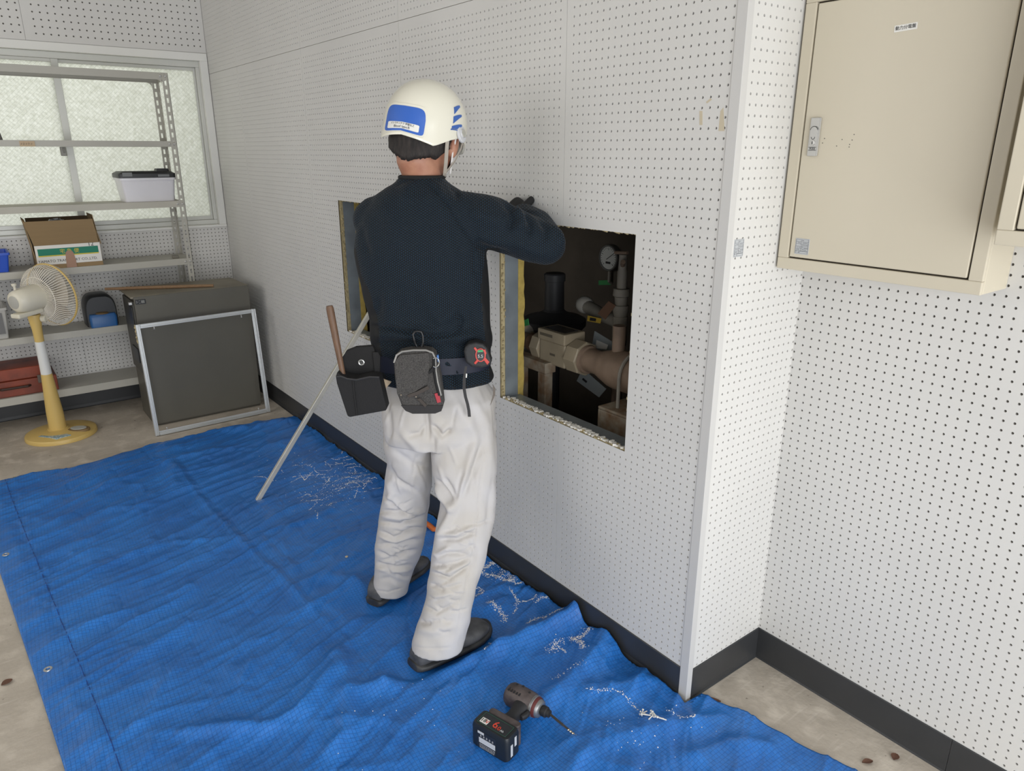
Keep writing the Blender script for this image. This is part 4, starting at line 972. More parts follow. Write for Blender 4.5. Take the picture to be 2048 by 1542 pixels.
TS = [  # pixel polyline, height, width (m)
 ([(345, 925), (400, 1000), (480, 1085), (560, 1160), (640, 1240), (700, 1300)], .005, .014), ([(352, 915), (410, 990), (490, 1075), (570, 1150), (650, 1230)], -.003, .016),
 ([(220, 1360), (330, 1290), (430, 1210), (520, 1150), (560, 1130)], .008, .022), ([(300, 1400), (420, 1330), (560, 1270)], .006, .022),
 ([(180, 1540), (260, 1470), (330, 1430), (480, 1400)], .007, .02), ([(330, 1475), (420, 1470), (540, 1463), (600, 1440), (640, 1385), (690, 1340)], .018, .024),
 ([(690, 1305), (640, 1400), (602, 1460)], .024, .04), ([(660, 1540), (700, 1440), (690, 1330)], .022, .03), ([(600, 1540), (640, 1450), (680, 1400)], .01, .02),
 ([(690, 1400), (800, 1372), (900, 1350), (1000, 1312), (1080, 1272), (1187, 1245)], .032, .032), ([(760, 1540), (800, 1470), (880, 1400), (960, 1360)], .014, .03),
 ([(1236, 1282), (1170, 1345), (1110, 1400), (1060, 1440)], .026, .034), ([(1330, 1372), (1230, 1390), (1150, 1410)], .016, .03), ([(1300, 1330), (1260, 1400), (1180, 1440)], .012, .022),
 ([(1450, 1440), (1330, 1462), (1200, 1500), (1150, 1542)], .015, .03), ([(1560, 1500), (1450, 1500), (1350, 1530)], .012, .03), ([(1040, 1542), (1120, 1500), (1240, 1470)], .008, .02),
 ([(80, 1080), (200, 1030), (330, 1010)], .006, .02), ([(60, 1180), (200, 1130), (350, 1090), (470, 1080)], .006, .018), ([(60, 1010), (180, 985), (300, 945)], .007, .02),
 ([(330, 925), (350, 940), (350, 985)], .016, .04), ([(345, 925), (420, 905), (520, 900), (600, 880)], .006, .025), ([(500, 1080), (620, 1040), (750, 1000)], .006, .018), ([(560, 1200), (700, 1120), (760, 1060)], .005, .02),
 ([(400, 868), (500, 860), (600, 842)], .014, .04), ([(765, 955), (720, 985), (640, 1040), (560, 1065)], .008, .016), ([(640, 1160), (700, 1160), (745, 1190)], .008, .03),
 ([(250, 1490), (300, 1430), (360, 1330), (380, 1300)], .007, .018), ([(100, 1280), (250, 1230), (400, 1170)], .005, .018), ([(480, 1380), (500, 1340), (505, 1300)], .006, .014), ([(1000, 1180), (1060, 1190), (1120, 1230)], .006, .018), ([(990, 1330), (1000, 1290), (1040, 1230)], .01, .018),
]
TS = [(np.array(fl(p)), a, w) for p, a, w in TS]
SHOES = [((-0.545, 0.575), (-0.262, 0.60)), ((-0.495, 0.935), (-0.225, 1.055))]
def tarp_h(Q):
    Q = np.asarray(Q, float); x, y = Q[:, 0], Q[:, 1]
    wx = x + 0.06 * (vnoise(x * 3, y * 3, 5) - .5); wy = y + 0.10 * (vnoise(x * 2.2, y * 2.2, 6) - .5) - 0.35 * x
    def ridged(a, b, s): return (1 - np.abs(2 * vnoise(a, b, s) - 1)) ** 2.2
    near = np.clip((1.35 - y) / 1.2, 0, 1)
    h = 0.0085 * ridged(wx * 2.2, wy * 7.5, 1) + 0.0075 * ridged(wx * 3.6, wy * 15, 2) + 0.0036 * ridged(wx * 7, wy * 30, 3) + 0.0022 * ridged(x * 12 + y * 5, y * 16 - x * 9, 12) + 0.0010 * vnoise(wx * 40, wy * 40, 9)
    for k_, (sa, sb, am, sd) in enumerate(((2.6, 9.0, .0030, 41), (5.5, 6.0, .0022, 42), (3.0, 17.0, .0018, 43), (9.0, 10.0, .0016, 44))):   # sharp pressed creases
        n_ = np.abs(2 * vnoise(wx * sa + k_, wy * sb - x * 1.5 * k_, sd) - 1); h = h + am * np.where(k_ % 2, -1, 1) * np.exp(-(n_ / .07) ** 2)
    h = np.maximum(h, 0)
    h += near * (0.008 * ridged(x * 5 + 2, y * 6 + x * 3, 4) + 0.004 * ridged(x * 13, y * 11 - x * 6, 8))
    for p, a, w in TS:
        d, t = seg_dist(Q, p)
        h += a * np.exp(-(d / w) ** 1.6) * np.clip(np.sin(math.pi * np.clip(t * .88 + .06, 0, 1)) * 1.8, 0, 1)
    # ridges reach the wall and ride up on the baseboard in two places
    for yy, zz, ww in ((0.452, 0.052, 0.045), (0.325, 0.034, 0.05), (0.62, 0.008, 0.05), (1.83, 0.012, 0.05)):
        h += zz * np.exp(-((y - yy) / ww) ** 2) * np.exp(-np.clip(-0.016 - x, 0, 9) / 0.06)
    for a, b in SHOES:
        d, t = seg_dist(Q, np.array([a, b])); h *= np.clip((d - 0.05) / 0.06, 0.0, 1)
    d = np.hypot((x + 0.50), (y - 0.16)); h *= np.clip((d - 0.08) / 0.08, 0.25, 1)       # pressed flat under the driver
    return 0.003 + np.maximum(h, 0)
H = tarp_h(XY)
# the tarp sags back to the floor towards its free edges
uu = np.tile(np.linspace(0, 1, NU), NV)
hem = uu * 1.5 < 0.115
H = H * np.clip(0.35 + uu * 14, 0.35, 1) + np.where(hem, 0.0012, 0)
tv = np.column_stack([XY, H]); idx = np.arange(NU * NV).reshape(NV, NU)
fq = np.stack([idx[1:, :-1], idx[1:, 1:], idx[:-1, 1:], idx[:-1, :-1]], -1).reshape(-1, 4)
tme = bpy.data.meshes.new('blue_tarp'); tme.vertices.add(len(tv)); tme.vertices.foreach_set('co', tv.astype(np.float32).ravel())
tme.loops.add(fq.size); tme.loops.foreach_set('vertex_index', fq.astype(np.int32).ravel()); tme.polygons.add(len(fq)); tme.polygons.foreach_set('loop_start', (np.arange(len(fq)) * 4).astype(np.int32))
tme.update(calc_edges=True); tme.polygons.foreach_set('use_smooth', [True] * len(fq))
M_tarp = mat('blue_tarpaulin', (30, 98, 190), 0.36); g = G(M_tarp)
tc = g.n('TexCoord').outputs['Object']; rot = g.n('Mapping'); rot.inputs['Rotation'].default_value = (0, 0, 0.05); g.l(tc, rot.inputs['Vector']); sx = g.n('SeparateXYZ'); g.l(rot.outputs[0], sx.inputs[0])
def _ln(o, pitch, w): return g.math('GREATER_THAN', g.math('ABSOLUTE', g.math('SUBTRACT', g.math('FRACT', g.math('MULTIPLY', o, 1 / pitch)), 0.5)), 0.5 - w)
gx, gy = _ln(sx.outputs[0], 0.0105, 0.075), _ln(sx.outputs[1], 0.0105, 0.075)
grid = g.math('MAXIMUM', gx, gy)
big = _noise(g, tc, 5.0, 5, 0.35, 0.7); fine = _noise(g, tc, 130.0, 3, 0.35, 0.7)
c_ = g.mix(big, lin((27, 102, 182)), lin((39, 121, 206))); c_ = g.mix(g.math('MULTIPLY', grid, 0.5), c_, lin((16, 60, 124))); c_ = g.mix(g.math('MULTIPLY', fine, 0.15), c_, lin((96, 156, 226)))
g.l(c_, g.b.inputs['Base Color'])
bp = g.n('Bump'); bp.inputs['Strength'].default_value = 0.35; bp.inputs['Distance'].default_value = 0.0012
g.l(g.math('ADD', g.math('MULTIPLY', grid, -0.5), g.math('MULTIPLY', fine, 0.8)), bp.inputs['Height']); g.l(bp.outputs['Normal'], g.b.inputs['Normal'])
g.b.inputs['Roughness'].default_value = 0.33
tarp = bpy.data.objects.new('blue_tarp', tme); COL.objects.link(tarp); tme.materials.append(M_tarp)
tag(tarp, 'blue woven tarp spread wrinkled over the concrete floor', 'tarp')
sol = tarp.modifiers.new('thickness', 'SOLIDIFY'); sol.thickness = 0.0006; sol.offset = 1
for px, py in ((13, 1114), (97, 1342)):
    c = atZ(px, py, 0.004); c[2] = tarp_h(c[None, :2])[0] * 0.6 + 0.003
    MB().lathe(c, UP, [(0, 0.0125), (0.002, 0.0115), (0.0026, 0.009), (0.002, 0.0065), (0.0, 0.006)], 20, (False, False)).build('grommet', M_chr, tarp, smooth=True)
# hem seam of the tarp: a stitched ridge along its left side
k = int(0.115 / 1.5 * (NU - 1)); mb = MB(); mb.tube([V((*XY[idx[j, k]], H[idx[j, k]] + 0.0006)) for j in range(0, NV, 4)], 0.0012, 5, cap=False); mb.build('hem_seam', mat('tarp_dark_blue', (22, 62, 136), 0.5), tarp)

# plaster dust and crumbs on the tarp
dust_lines = []
def z3(pts, o=(900, 1040), s=5.12): return [(o[0] + a / s, o[1] + b / s) for a, b in pts]
for p, n_, w in ((z3([(470, 440), (400, 500), (310, 530)]), 150, .006), (z3([(300, 560), (420, 590), (560, 650), (660, 690)]), 190, .005), (z3([(480, 480), (540, 530), (620, 590), (650, 680)]), 150, .010), (z3([(420, 560), (600, 640)]), 60, .02),
                 (z3([(670, 700), (740, 690), (800, 660)]), 60, .003), (z3([(390, 880), (480, 930), (540, 990), (570, 1050)]), 150, .006), (z3([(610, 760), (660, 810), (690, 870), (780, 880), (860, 850), (880, 830)]), 90, .003), (z3([(690, 880), (660, 990)]), 30, .003),
                 (z3([(880, 910), (930, 870), (1010, 885)]), 50, .003), (z3([(780, 1140), (860, 1080), (980, 1040), (1090, 990), (1200, 1000)]), 150, .003), (z3([(1470, 1150), (1400, 1220), (1350, 1270), (1230, 1270)]), 190, .007), (z3([(1260, 1280), (1340, 1340), (1350, 1420)]), 110, .006),
                 (z3([(1130, 1290), (1060, 1370), (1000, 1400)]), 90, .008), (z3([(1130, 1370), (1190, 1430)]), 20, .002), (z3([(420, 1290), (400, 1370), (350, 1440)]), 60, .004), (z3([(260, 720), (310, 740), (330, 810), (250, 800)]), 60, .006),
                 ([(1175, 1400), (1240, 1402), (1275, 1430)], 60, .004), ([(1330, 1435), (1390, 1455)], 30, .004), ([(700, 935), (660, 975), (600, 1000)], 110, .05), ([(740, 945), (690, 970), (640, 1000)], 160, .04), ([(560, 900), (640, 960)], 60, .08), ([(620, 1000), (720, 1010)], 50, .05), ([(1100, 1370), (1170, 1350)], 30, .006), ([(1220, 1480), (1330, 1500)], 30, .06), ([(900, 1440), (760, 1420)], 20, .1)):
    q = np.array(fl(p)); n_ = int(n_ * 1.7); pts = resample(q, max(3, n_)) + rng.randn(max(3, n_), 2) * w * (0.5 + rng.rand(max(3, n_), 1))
    dust_lines.append(pts)
for p, L in (([(660, 900), (720, 930)], 16), ([(600, 930), (700, 990)], 22), ([(700, 950), (760, 985)], 18), ([(560, 960), (640, 1010)], 10)):   # scraped streaks
    a, b = np.array(fl(p)); 
    for k in range(L):
        c = a + (b - a) * rng.rand() + rng.randn(2) * 0.06; t = rng.rand() * 3; l = 0.02 + 0.07 * rng.rand()
        bend = rng.randn() * .5; n_ = int(l / 0.0022)
        s_ = np.linspace(-.5, .5, n_); dust_lines.append(np.stack([c[0] + l * s_ * math.cos(t) + bend * l * s_ ** 2, c[1] + l * s_ * math.sin(t) + bend * l * s_ ** 2], 1) + rng.randn(n_, 2) * 0.0008)
D_ = np.concatenate(dust_lines); D_ = D_[D_[:, 0] < -0.02]
Dh = tarp_h(D_) + 0.0004
mb = MB()
for (x, y), z in zip(D_, Dh):
    s_ = 0.0007 + 0.0016 * rng.rand() ** 2; t = rng.rand() * 6
    p = [V((x + s_ * 1.3 * math.cos(t + k * 2.1), y + s_ * 1.3 * math.sin(t + k * 2.1), z)) for k in range(3)] + [V((x, y, z + s_ * 1.2))]
    mb.add(p, [(0, 2, 1), (0, 1, 3), (1, 2, 3), (2, 0, 3)])
o = mb.build('plaster_dust', M_dust); o['kind'] = 'stuff'; tag(o, 'white plaster dust and crumbs scattered over the blue tarp', 'debris')

# ================================================================== IMPACT DRIVER lying on the tarp
DA, DB, DC = unit((0.96, 0.28, 0)), unit((0.28, -0.96, 0)), UP
DA = unit(DA - DB * (DA @ DB))
Q0 = V((-0.572, 0.230, 0.0062))
def dl(a, b, c): return Q0 + DA * a + DB * b + DC * c
M_drv = mat('worn_dark_plastic', (62, 54, 54), 0.55, var=0.35, vscale=35, rgb2=(96, 86, 84), bump=0.2, bscale=90)
M_rub = mat('black_rubber', (36, 36, 38), 0.6, bump=0.2, bscale=120)
M_bat = mat('battery_black', (30, 33, 36), 0.4)
M_red = mat('red_print', (214, 74, 54), 0.5); M_lg = mat('label_grey', (196, 198, 200), 0.5)
drv = thing('impact_driver', 'worn black cordless impact driver with drill bit lying on the blue tarp', 'power tool', dl(0.08, 0.06, 0))
def rr3(a0, a1, b0, b1, c, r=0.01, n=4): return [dl(p[0], p[1], c) for p in rrect(a0, a1, b0, b1, 0, r, n)]
bat = MB().loft([rr3(0.004, 0.052, 0.006, 0.112, 0.0), rr3(0, 0.056, 0, 0.118, 0.008, .012), rr3(0, 0.056, 0, 0.118, 0.066, .012), rr3(0.003, 0.053, 0.004, 0.114, 0.075)]).build('battery', M_bat, drv, smooth=True, angle=35)
MB().loft([rr3(0.0563, 0.078, 0.01, 0.108, 0.006), rr3(0.0563, 0.078, 0.01, 0.108, 0.07)]).build('battery_mount', M_drv, drv, smooth=True, bevel=0.003, angle=35)
# printed faces: spec panel on the end towards the camera, rating on top
n1 = -DA
pn = MB().obox(dl(-0.0004, 0.052, 0.036), DA * 0.0004, DB * 0.030, DC * 0.025).build('spec_panel', mat('panel_black', (38, 40, 44), 0.4), bat)
mb = MB()
for (b, c, hb, hc_) in ((0.034, 0.057, 0.010, 0.0035), (0.054, 0.037, 0.026, 0.0045), (0.054, 0.029, 0.026, 0.003)):
    mb.obox(dl(-0.0012, b, c), DA * 0.0003, DB * hb, DC * hc_)
mb.stuff().build('pale_label', M_lg, pn)
mb = MB()
for k in range(5): mb.obox(dl(-0.0012, 0.034 + k * 0.0095, 0.048), DA * 0.0003, DB * 0.002, DC * 0.0028)
for c in (0.021, 0.016, 0.0115): 
    b = 0.03
    while b < 0.078: l = 0.002 + 0.004 * rng.rand(); mb.obox(dl(-0.0012, b + l / 2, c), DA * 0.0003, DB * l / 2, DC * 0.0011); b += l + 0.0014
mb.stuff().build('fine_print', mat('print_grey', (150, 150, 152), 0.5), pn)
MB().obox(dl(0.028, 0.059, 0.0753), DA * 0.020, DB * 0.046, DC * 0.0005).build('rating_panel', mat('panel_black', (38, 40, 44), 0.4), bat)
rp = [c for c in bat.children if c.name.startswith('rating')][0]
mb = MB()
for a0, b0, a1, b1 in ((0.009, 0.014, 0.009, 0.104), (0.047, 0.014, 0.047, 0.104), (0.009, 0.014, 0.047, 0.014), (0.009, 0.104, 0.047, 0.104)): mb.bar(dl(a0, b0, 0.0762), dl(a1, b1, 0.0762), 0.0008, 0.0006)
mb.build('green_border', mat('dim_green', (50, 92, 74), 0.5), bat)
wl = MB().obox(dl(0.021, 0.030, 0.0761), DA * 0.0085, DB * 0.0115, DC * 0.0003).build('voltage_label', M_white, bat)
text('rating_lettering', '18', 0.0165, M_ink, dl(0.021, 0.0265, 0.0768), DB, DA, bat, 0.0002); text('rating_lettering', 'V', 0.0165, M_red, dl(0.021, 0.0375, 0.0768), DB, DA, bat, 0.0002)
text('rating_lettering', '6', 0.032, M_red, dl(0.0265, 0.0615, 0.0764), DB, DA, bat, 0.0003); text('rating_lettering', '.0', 0.018, M_red, dl(0.0215, 0.0735, 0.0764), DB, DA, bat, 0.0003); text('rating_lettering', 'Ah', 0.009, M_lg, dl(0.019, 0.0865, 0.0764), DB, DA, bat, 0.0003)
mb = MB()
for b, c, hc_ in ((0.1184, 0.034, 0.018), (0.1184, 0.052, 0.014)): mb.obox(dl(0.018 if hc_ > .015 else 0.034, b, c), DA * 0.004, DB * 0.0005, DC * hc_)
mb.stuff().build('pale_label', M_lg, bat)
# grip and motor
def ring_(c, e1_, e2_, a, b, n=16, p=2.6):
    out = []
    for t in np.arange(n) * 2 * math.pi / n:
        ct, s2 = math.cos(t), math.sin(t); out.append(V(c) + e1_ * a * np.sign(ct) * abs(ct) ** (2 / p) + e2_ * b * np.sign(s2) * abs(s2) ** (2 / p))
    return out
gr = [(0.077, 0.057, 0.042, 0.030), (0.090, 0.056, 0.020, 0.021), (0.105, 0.055, 0.017, 0.0185), (0.125, 0.053, 0.018, 0.019), (0.145, 0.052, 0.022, 0.020), (0.156, 0.052, 0.028, 0.021)]
MB().loft([ring_(dl(a, b, 0.037), DB, DC, w, h) for a, b, w, h in gr]).build('grip', M_rub, drv, smooth=True, angle=60)
MB().loft([ring_(dl(a, b, 0.037), DB, DC, w, 0.008) for a, b, w in ((0.118, 0.074, 0.006), (0.130, 0.077, 0.009), (0.142, 0.078, 0.008), (0.15, 0.077, 0.005))]).build('trigger', M_rub, drv, smooth=True)
MA = 0.176
MB().loft([ring_(dl(MA, b, 0.037), DA, DC, r_, r_ * 1.02, 20, 2.3) for b, r_ in ((-0.012, 0.020), (-0.009, 0.026), (0.0, 0.031), (0.03, 0.032), (0.06, 0.031), (0.075, 0.029))]).build('motor_housing', M_drv, drv, smooth=True, angle=60)
mh = [c for c in drv.children if c.name.startswith('motor')][0]
mb = MB()
for k in range(5): mb.obox(dl(MA - 0.012, 0.004 + 0.009 * k, 0.0665), DA * 0.009, DB * 0.0018, DC * 0.0012)
mb.stuff().build('vent_slots', M_rub, mh)
mb = MB()
for b, a_ in ((0.012, 0.010), (0.058, 0.004), (0.03, 0.014)): mb.lathe(dl(MA + a_, b, 0.066), UP, [(0, 0.004), (0.003, 0.0038), (0.0032, 0.002)], 10)
mb.stuff().build('case_screws', M_rub, mh)
MB().lathe(dl(MA, 0.0753, 0.037), DB, [(0, 0.030), (0.006, 0.030), (0.008, 0.027), (0.022, 0.024), (0.026, 0.019)], 24).build('hammer_case', mat('scuffed_aluminium', (150, 150, 150), 0.4, metal=0.7, var=.3, vscale=40), drv, smooth=True, angle=40)
MB().lathe(dl(MA, 0.083, 0.037), DB, [(0, 0.0282), (0.006, 0.0275), (0.009, 0.0258)], 24, (False, False)).build('bumper_ring', mat('maroon_rubber', (92, 40, 38), 0.6), drv, smooth=True)
MB().lathe(dl(MA, 0.1015, 0.037), DB, [(0, 0.012), (0.003, 0.0145), (0.016, 0.0145), (0.018, 0.011), (0.026, 0.010)], 18).build('bit_sleeve', M_rub, drv, smooth=True, angle=40)
tip = atZ(1160, 1478, 0.022); s0 = dl(MA, 0.1278, 0.037)
dirb = unit(tip - s0); Lb = np.linalg.norm(tip - s0)
MB().lathe(s0, dirb, [(0, 0.0036), (Lb * .45, 0.0036), (Lb * .46, 0.0028), (Lb * .62, 0.0028)], 6).build('bit_shank', mat('dark_bit_steel', (78, 74, 70), 0.35, metal=.7), drv)
a1_ = unit(np.cross(dirb, UP)); b1_ = np.cross(dirb, a1_); rings = []
for k in range(40):
    s_ = k / 39; c = s0 + dirb * (Lb * (.621 + .379 * s_)); t0 = s_ * 16; w = 0.0034 * (1 if s_ < .93 else (1.02 - s_) / .09)
    rings.append([c + (a1_ * math.cos(t) * w + b1_ * math.sin(t) * w * .45) * 1 for t in [0, .8, 1.57, 2.3, 3.14, 3.94, 4.71, 5.5]])
    rings[-1] = [c + a1_ * ((p - c) @ a1_ * math.cos(t0) - (p - c) @ b1_ * math.sin(t0)) + b1_ * ((p - c) @ a1_ * math.sin(t0) + (p - c) @ b1_ * math.cos(t0)) for p in rings[-1]]
MB().loft(rings).build('drill_bit', mat('bright_bit_steel', (196, 180, 156), 0.3, metal=.8), drv, smooth=True)

# ================================================================== small things on the floor
M_scr = mat('white_screw', (222, 220, 214), 0.4)
scr0 = None
spots = [((1280, 1423), (1291, 1428)), ((1282, 1428), (1296, 1430)), ((1286, 1419), (1284, 1430)), ((1279, 1429), (1290, 1424)), ((1302, 1421), (1306, 1432)), ((1305, 1423), (1313, 1433)), ((1300, 1427), (1318, 1434)), ((1309, 1433), (1326, 1437)), ((1314, 1434), (1333, 1440)), ((1307, 1429), (1300, 1436))]
for k, (a, b) in enumerate(spots):
    A_, B_ = atZ(*a, 0.02), atZ(*b, 0.02); zz = max(tarp_h(np.array([A_[:2], B_[:2], (A_[:2] + B_[:2]) / 2]))) + 0.004 + 0.0028 * (k % 3)
    A_ = V(atZ(*a, zz)); B_ = V(atZ(*b, zz + 0.001 * (k % 2))); L = 0.026
    if scr0 is None:
        mb = MB(); mb.lathe((0, 0, 0), (1, 0, 0), [(0, 0.003), (0.001, 0.0032), (0.003, 0.0016), (0.004, 0.0014)], 10)
        prof = [(0.004, 0.0014)]
        for j in range(1, 14): prof.append((0.004 + 0.0016 * j, 0.0014 if j % 2 else 0.0019))
        prof.append((L, 0.0002)); mb.lathe((0, 0, 0), (1, 0, 0), prof, 10)
        scr0 = mb.mesh('screw'); scr0.materials.append(M_scr)
    o = bpy.data.objects.new('screw', scr0); COL.objects.link(o); o.location = A_; d = B_ - A_
    o.rotation_euler = (0, -math.atan2(d[2], math.hypot(d[0], d[1])), math.atan2(d[1], d[0]))
    tag(o, 'white screw in the small heap on the blue tarp by the corner post', 'screw', 'white screws heaped on the tarp')
# orange curved piece behind the legs
c0 = V(atZ(852, 1052, 0.012)); c1 = V(atZ(868, 1066, 0.012)); c2 = V(atZ(890, 1064, 0.012))
pts = [c0 + V((0, 0, 0.006)), c0 * .6 + c1 * .4, c1 + V((0, 0, 0.0)), c1 * .5 + c2 * .5, c2]
zz = max(tarp_h(np.array(pts)[:, :2])) + 0.009
pts = [V((p[0], p[1], zz)) for p in pts]
o = MB().loft([ring_(p, UP, unit(np.cross(UP, pts[min(i + 1, 4)] - pts[max(i - 1, 0)])), 0.008, 0.011 if i else 0.006, 12, 3) for i, p in enumerate(pts)]).build('orange_strap', mat('orange_plastic', (214, 112, 50), 0.45), smooth=True)
tag(o, 'curved orange plastic piece on the tarp behind the legs of the man', 'strap')
# white bar leaning from the tarp into the farther hatch
M_bar = mat('satin_bar', (202, 198, 186), 0.35, metal=0.35, var=.15, vscale=12)
p = atZ(515, 1001, 0.006); q = atX(733, 637, -0.0)
d = unit(q - p)
mb = MB(); tip_ = p + d * 1.12
mb.bar(p, tip_, 0.019, 0.019)
o = mb.build('metal_bar', M_bar, bevel=0.0015); tag(o, 'long pale metal bar leaning from the tarp into the farther wall hatch', 'bar')
# dead leaves, stone chips
M_leaf = mat('dead_leaf', (104, 72, 56), 0.8, var=.3, vscale=60)
def leaf(name, label, px, py, L, w, ang, z=0.002, m=M_leaf, cat='leaf'):
    c = atZ(px, py, z); mb = MB(); e1_ = V((math.cos(ang), math.sin(ang), 0)); e2_ = V((-math.sin(ang), math.cos(ang), 0)); rows = []
    for k in range(9):
        s_ = k / 8; ww = w * math.sin(math.pi * min(1, s_ * .96 + .02)) ** .8
        rows.append([c + e1_ * L * (s_ - .5) + e2_ * ww * j + UP * (0.002 * abs(j) + 0.002 * math.sin(3 * s_)) for j in (-1, -.5, 0, .5, 1)])
    bot_ = [[p - UP * 0.0005 for p in r] for r in rows]
    mb.loft([list(r) + list(b[::-1]) for r, b in zip(rows, bot_)]); o = mb.build(name, m, smooth=True); tag(o, label, cat)
leaf('dead_leaf', 'brown dead leaf beside the foot of the corner post', 1420, 1402, 0.06, 0.012, -0.75, 0.003)
leaf('dead_leaf', 'brown dead leaf on the bare concrete near the recess wall', 1735, 1524, 0.030, 0.008, -0.5)
leaf('dead_leaf', 'brown dead leaf on the concrete left of the tarp hem', 14, 1365, 0.03, 0.012, 0.4)
leaf('dead_leaf', 'small dark leaf scrap on the concrete by the recess baseboard', 1790, 1514, 0.026, 0.01, 0.2)
p_, q_ = atZ(25, 957, 0.001), atZ(190, 932, 0.001)
o = MB().bar(p_, q_, 0.03, 0.0008).build('floor_tape', mat('green_floor_tape', (92, 128, 70), 0.7, var=.5, vscale=30, rgb2=(120, 116, 88))); tag(o, 'worn green tape strip on the concrete along the far tarp edge', 'tape')
c = atZ(694, 1123, 0.0); c[2] = tarp_h(c[None, :2])[0] + 0.0035
o = MB().ball(c, .0065, .005, .0035, 7, 5).build('plaster_chip', mat('tan_chip', (196, 178, 148), .9), None); tag(o, 'small tan board chip lying alone on the middle of the blue tarp', 'chip')

# ================================================================== THE MAN
M_skin = mat('skin', (176, 128, 104), 0.5, var=0.12, vscale=30, rgb2=(158, 106, 86))
M_hair = mat('dark_hair', (28, 24, 23), 0.75, var=0.3, vscale=120, rgb2=(52, 45, 42), bump=0.7, bscale=260, stretch=(1, 1, .25))
M_trs = mat('pale_work_cotton', (197, 194, 194), 0.8, var=0.10, vscale=7, rgb2=(190, 184, 176), bump=0.12, bscale=420)
M_shoe = mat('worn_black_shoe', (58, 58, 60), 0.6, var=0.35, vscale=22, rgb2=(92, 92, 94), bump=0.3, bscale=60)
M_sole = mat('black_sole', (38, 38, 40), 0.55, var=0.3, vscale=18, rgb2=(70, 70, 70))
M_helm = mat('ivory_helmet', (228, 224, 208), 0.22, spec=0.6, coat=0.4)
M_strap = mat('beige_strap', (168, 160, 149), 0.7)
M_cnv = mat('black_canvas', (19, 18, 19), 0.8, bump=0.3, bscale=300)
M_heath = mat('heather_grey_fabric', (46, 44, 43), 0.85, var=0.5, vscale=420, rgb2=(84, 81, 78), bump=0.3, bscale=400)
M_glove = mat('black_work_glove', (22, 22, 24), 0.7, bump=0.3, bscale=200)
# shirt: black knit with a fine blue mesh showing through
M_shirt = mat('navy_mesh_knit', (20, 28, 38), 0.75); g = G(M_shirt); tc = g.n('TexCoord').outputs['Object']
sx = g.n('SeparateXYZ'); g.l(tc, sx.inputs[0])
pe = g.math('SUBTRACT', g.math('MULTIPLY', sx.outputs[0], .8), g.math('MULTIPLY', sx.outputs[1], .6)); k_ = 2 * math.pi / .0052
def _wave(a, b): return g.math('SINE', g.math('ADD', g.math('MULTIPLY', pe, a * k_), g.math('MULTIPLY', sx.outputs[2], b * k_)))
hx = g.math('ADD', g.math('ADD', _wave(1.0, 0.0), _wave(.5, .78)), _wave(.5, -.78))
r_ = g.n('MapRange'); r_.inputs['From Min'].default_value = -.2; r_.inputs['From Max'].default_value = 1.5; g.l(hx, r_.inputs['Value'])
g.l(g.mix(r_.outputs[0], lin((11, 14, 18)), lin((24, 47, 64))), g.b.inputs['Base Color'])
bp = g.n('Bump'); bp.inputs['Strength'].default_value = 0.5; bp.inputs['Distance'].default_value = 0.0008; g.l(hx, bp.inputs['Height']); g.l(bp.outputs['Normal'], g.b.inputs['Normal'])
g.b.inputs['Sheen Weight'].default_value = 0.05; g.b.inputs['Specular IOR Level'].default_value = 0.25
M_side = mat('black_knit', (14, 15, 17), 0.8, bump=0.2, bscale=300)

def section(y, L, R, t, d, n=32, p=2.4, grow=0.0):
    c = atM((L + R) / 2, y, d); w = np.linalg.norm(atM(R, y, d) - atM(L, y, d)) / 2 + grow; t = t + grow
    return ring_(c, MAN_E, MAN_N, w, t, n, p)
def limb(mb, pts, rad, n=18, squash=1.0):
    mb.tube(pts, rad, n)
    for k in (0, -1): mb.ball(pts[k], rad[k])
    for p, r in list(zip(pts, rad))[1:-1]: mb.ball(p, r * 0.99)
    return mb
def remesh(mb, name, voxel, smooth=6, fac=0.5):
    me = mb.mesh(name + '_src'); o = bpy.data.objects.new(name + '_src', me); COL.objects.link(o)
    m = o.modifiers.new('r', 'REMESH'); m.mode = 'VOXEL'; m.voxel_size = voxel
    if smooth: s = o.modifiers.new('s', 'SMOOTH'); s.iterations = smooth; s.factor = fac
    bpy.context.view_layer.update()
    out = bpy.data.meshes.new_from_object(o.evaluated_get(bpy.context.evaluated_depsgraph_get()))
    COL.objects.unlink(o); bpy.data.objects.remove(o); bpy.data.meshes.remove(me); out.name = name
    return out
def get_co(me):
    a = np.empty(len(me.vertices) * 3, np.float32); me.vertices.foreach_get('co', a); b = np.empty_like(a); me.vertices.foreach_get('normal', b)
    return a.reshape(-1, 3).astype(float), b.reshape(-1, 3).astype(float)
def set_co(me, a): me.vertices.foreach_set('co', a.astype(np.float32).ravel()); me.update()
def folds(me, strokes, noise=(), gain=1.0):
    """press creases (px polyline, amplitude m, width px) and soft cloth unevenness into a garment"""
    co, no = get_co(me); px = project(co)
    face = np.clip(np.einsum('ij,ij->i', no, unit_rows(CAM - co)) * 2.2, 0, 1)
    dsp = np.zeros(len(co))
    for pl, a, w in strokes:
        d, t = seg_dist(px, pl); dsp += face * gain * a * np.exp(-(d / w) ** 2) * np.clip(np.sin(math.pi * np.clip(t * .9 + .05, 0, 1)) * 1.6, 0, 1)
    for sx_, sz_, a, sd in noise:
        q = co @ MAN_E * sx_ + co @ MAN_N * sx_ * .8
        dsp += a * (vnoise(q, co[:, 2] * sz_ + co @ MAN_N * 3, sd) - .5) * 2
    set_co(me, co + no * dsp[:, None])
def unit_rows(a): return a / np.linalg.norm(a, axis=1)[:, None]
def c5(pts): return [(640 + a / 4.8175, 580 + b / 4.8175) for a, b in pts]
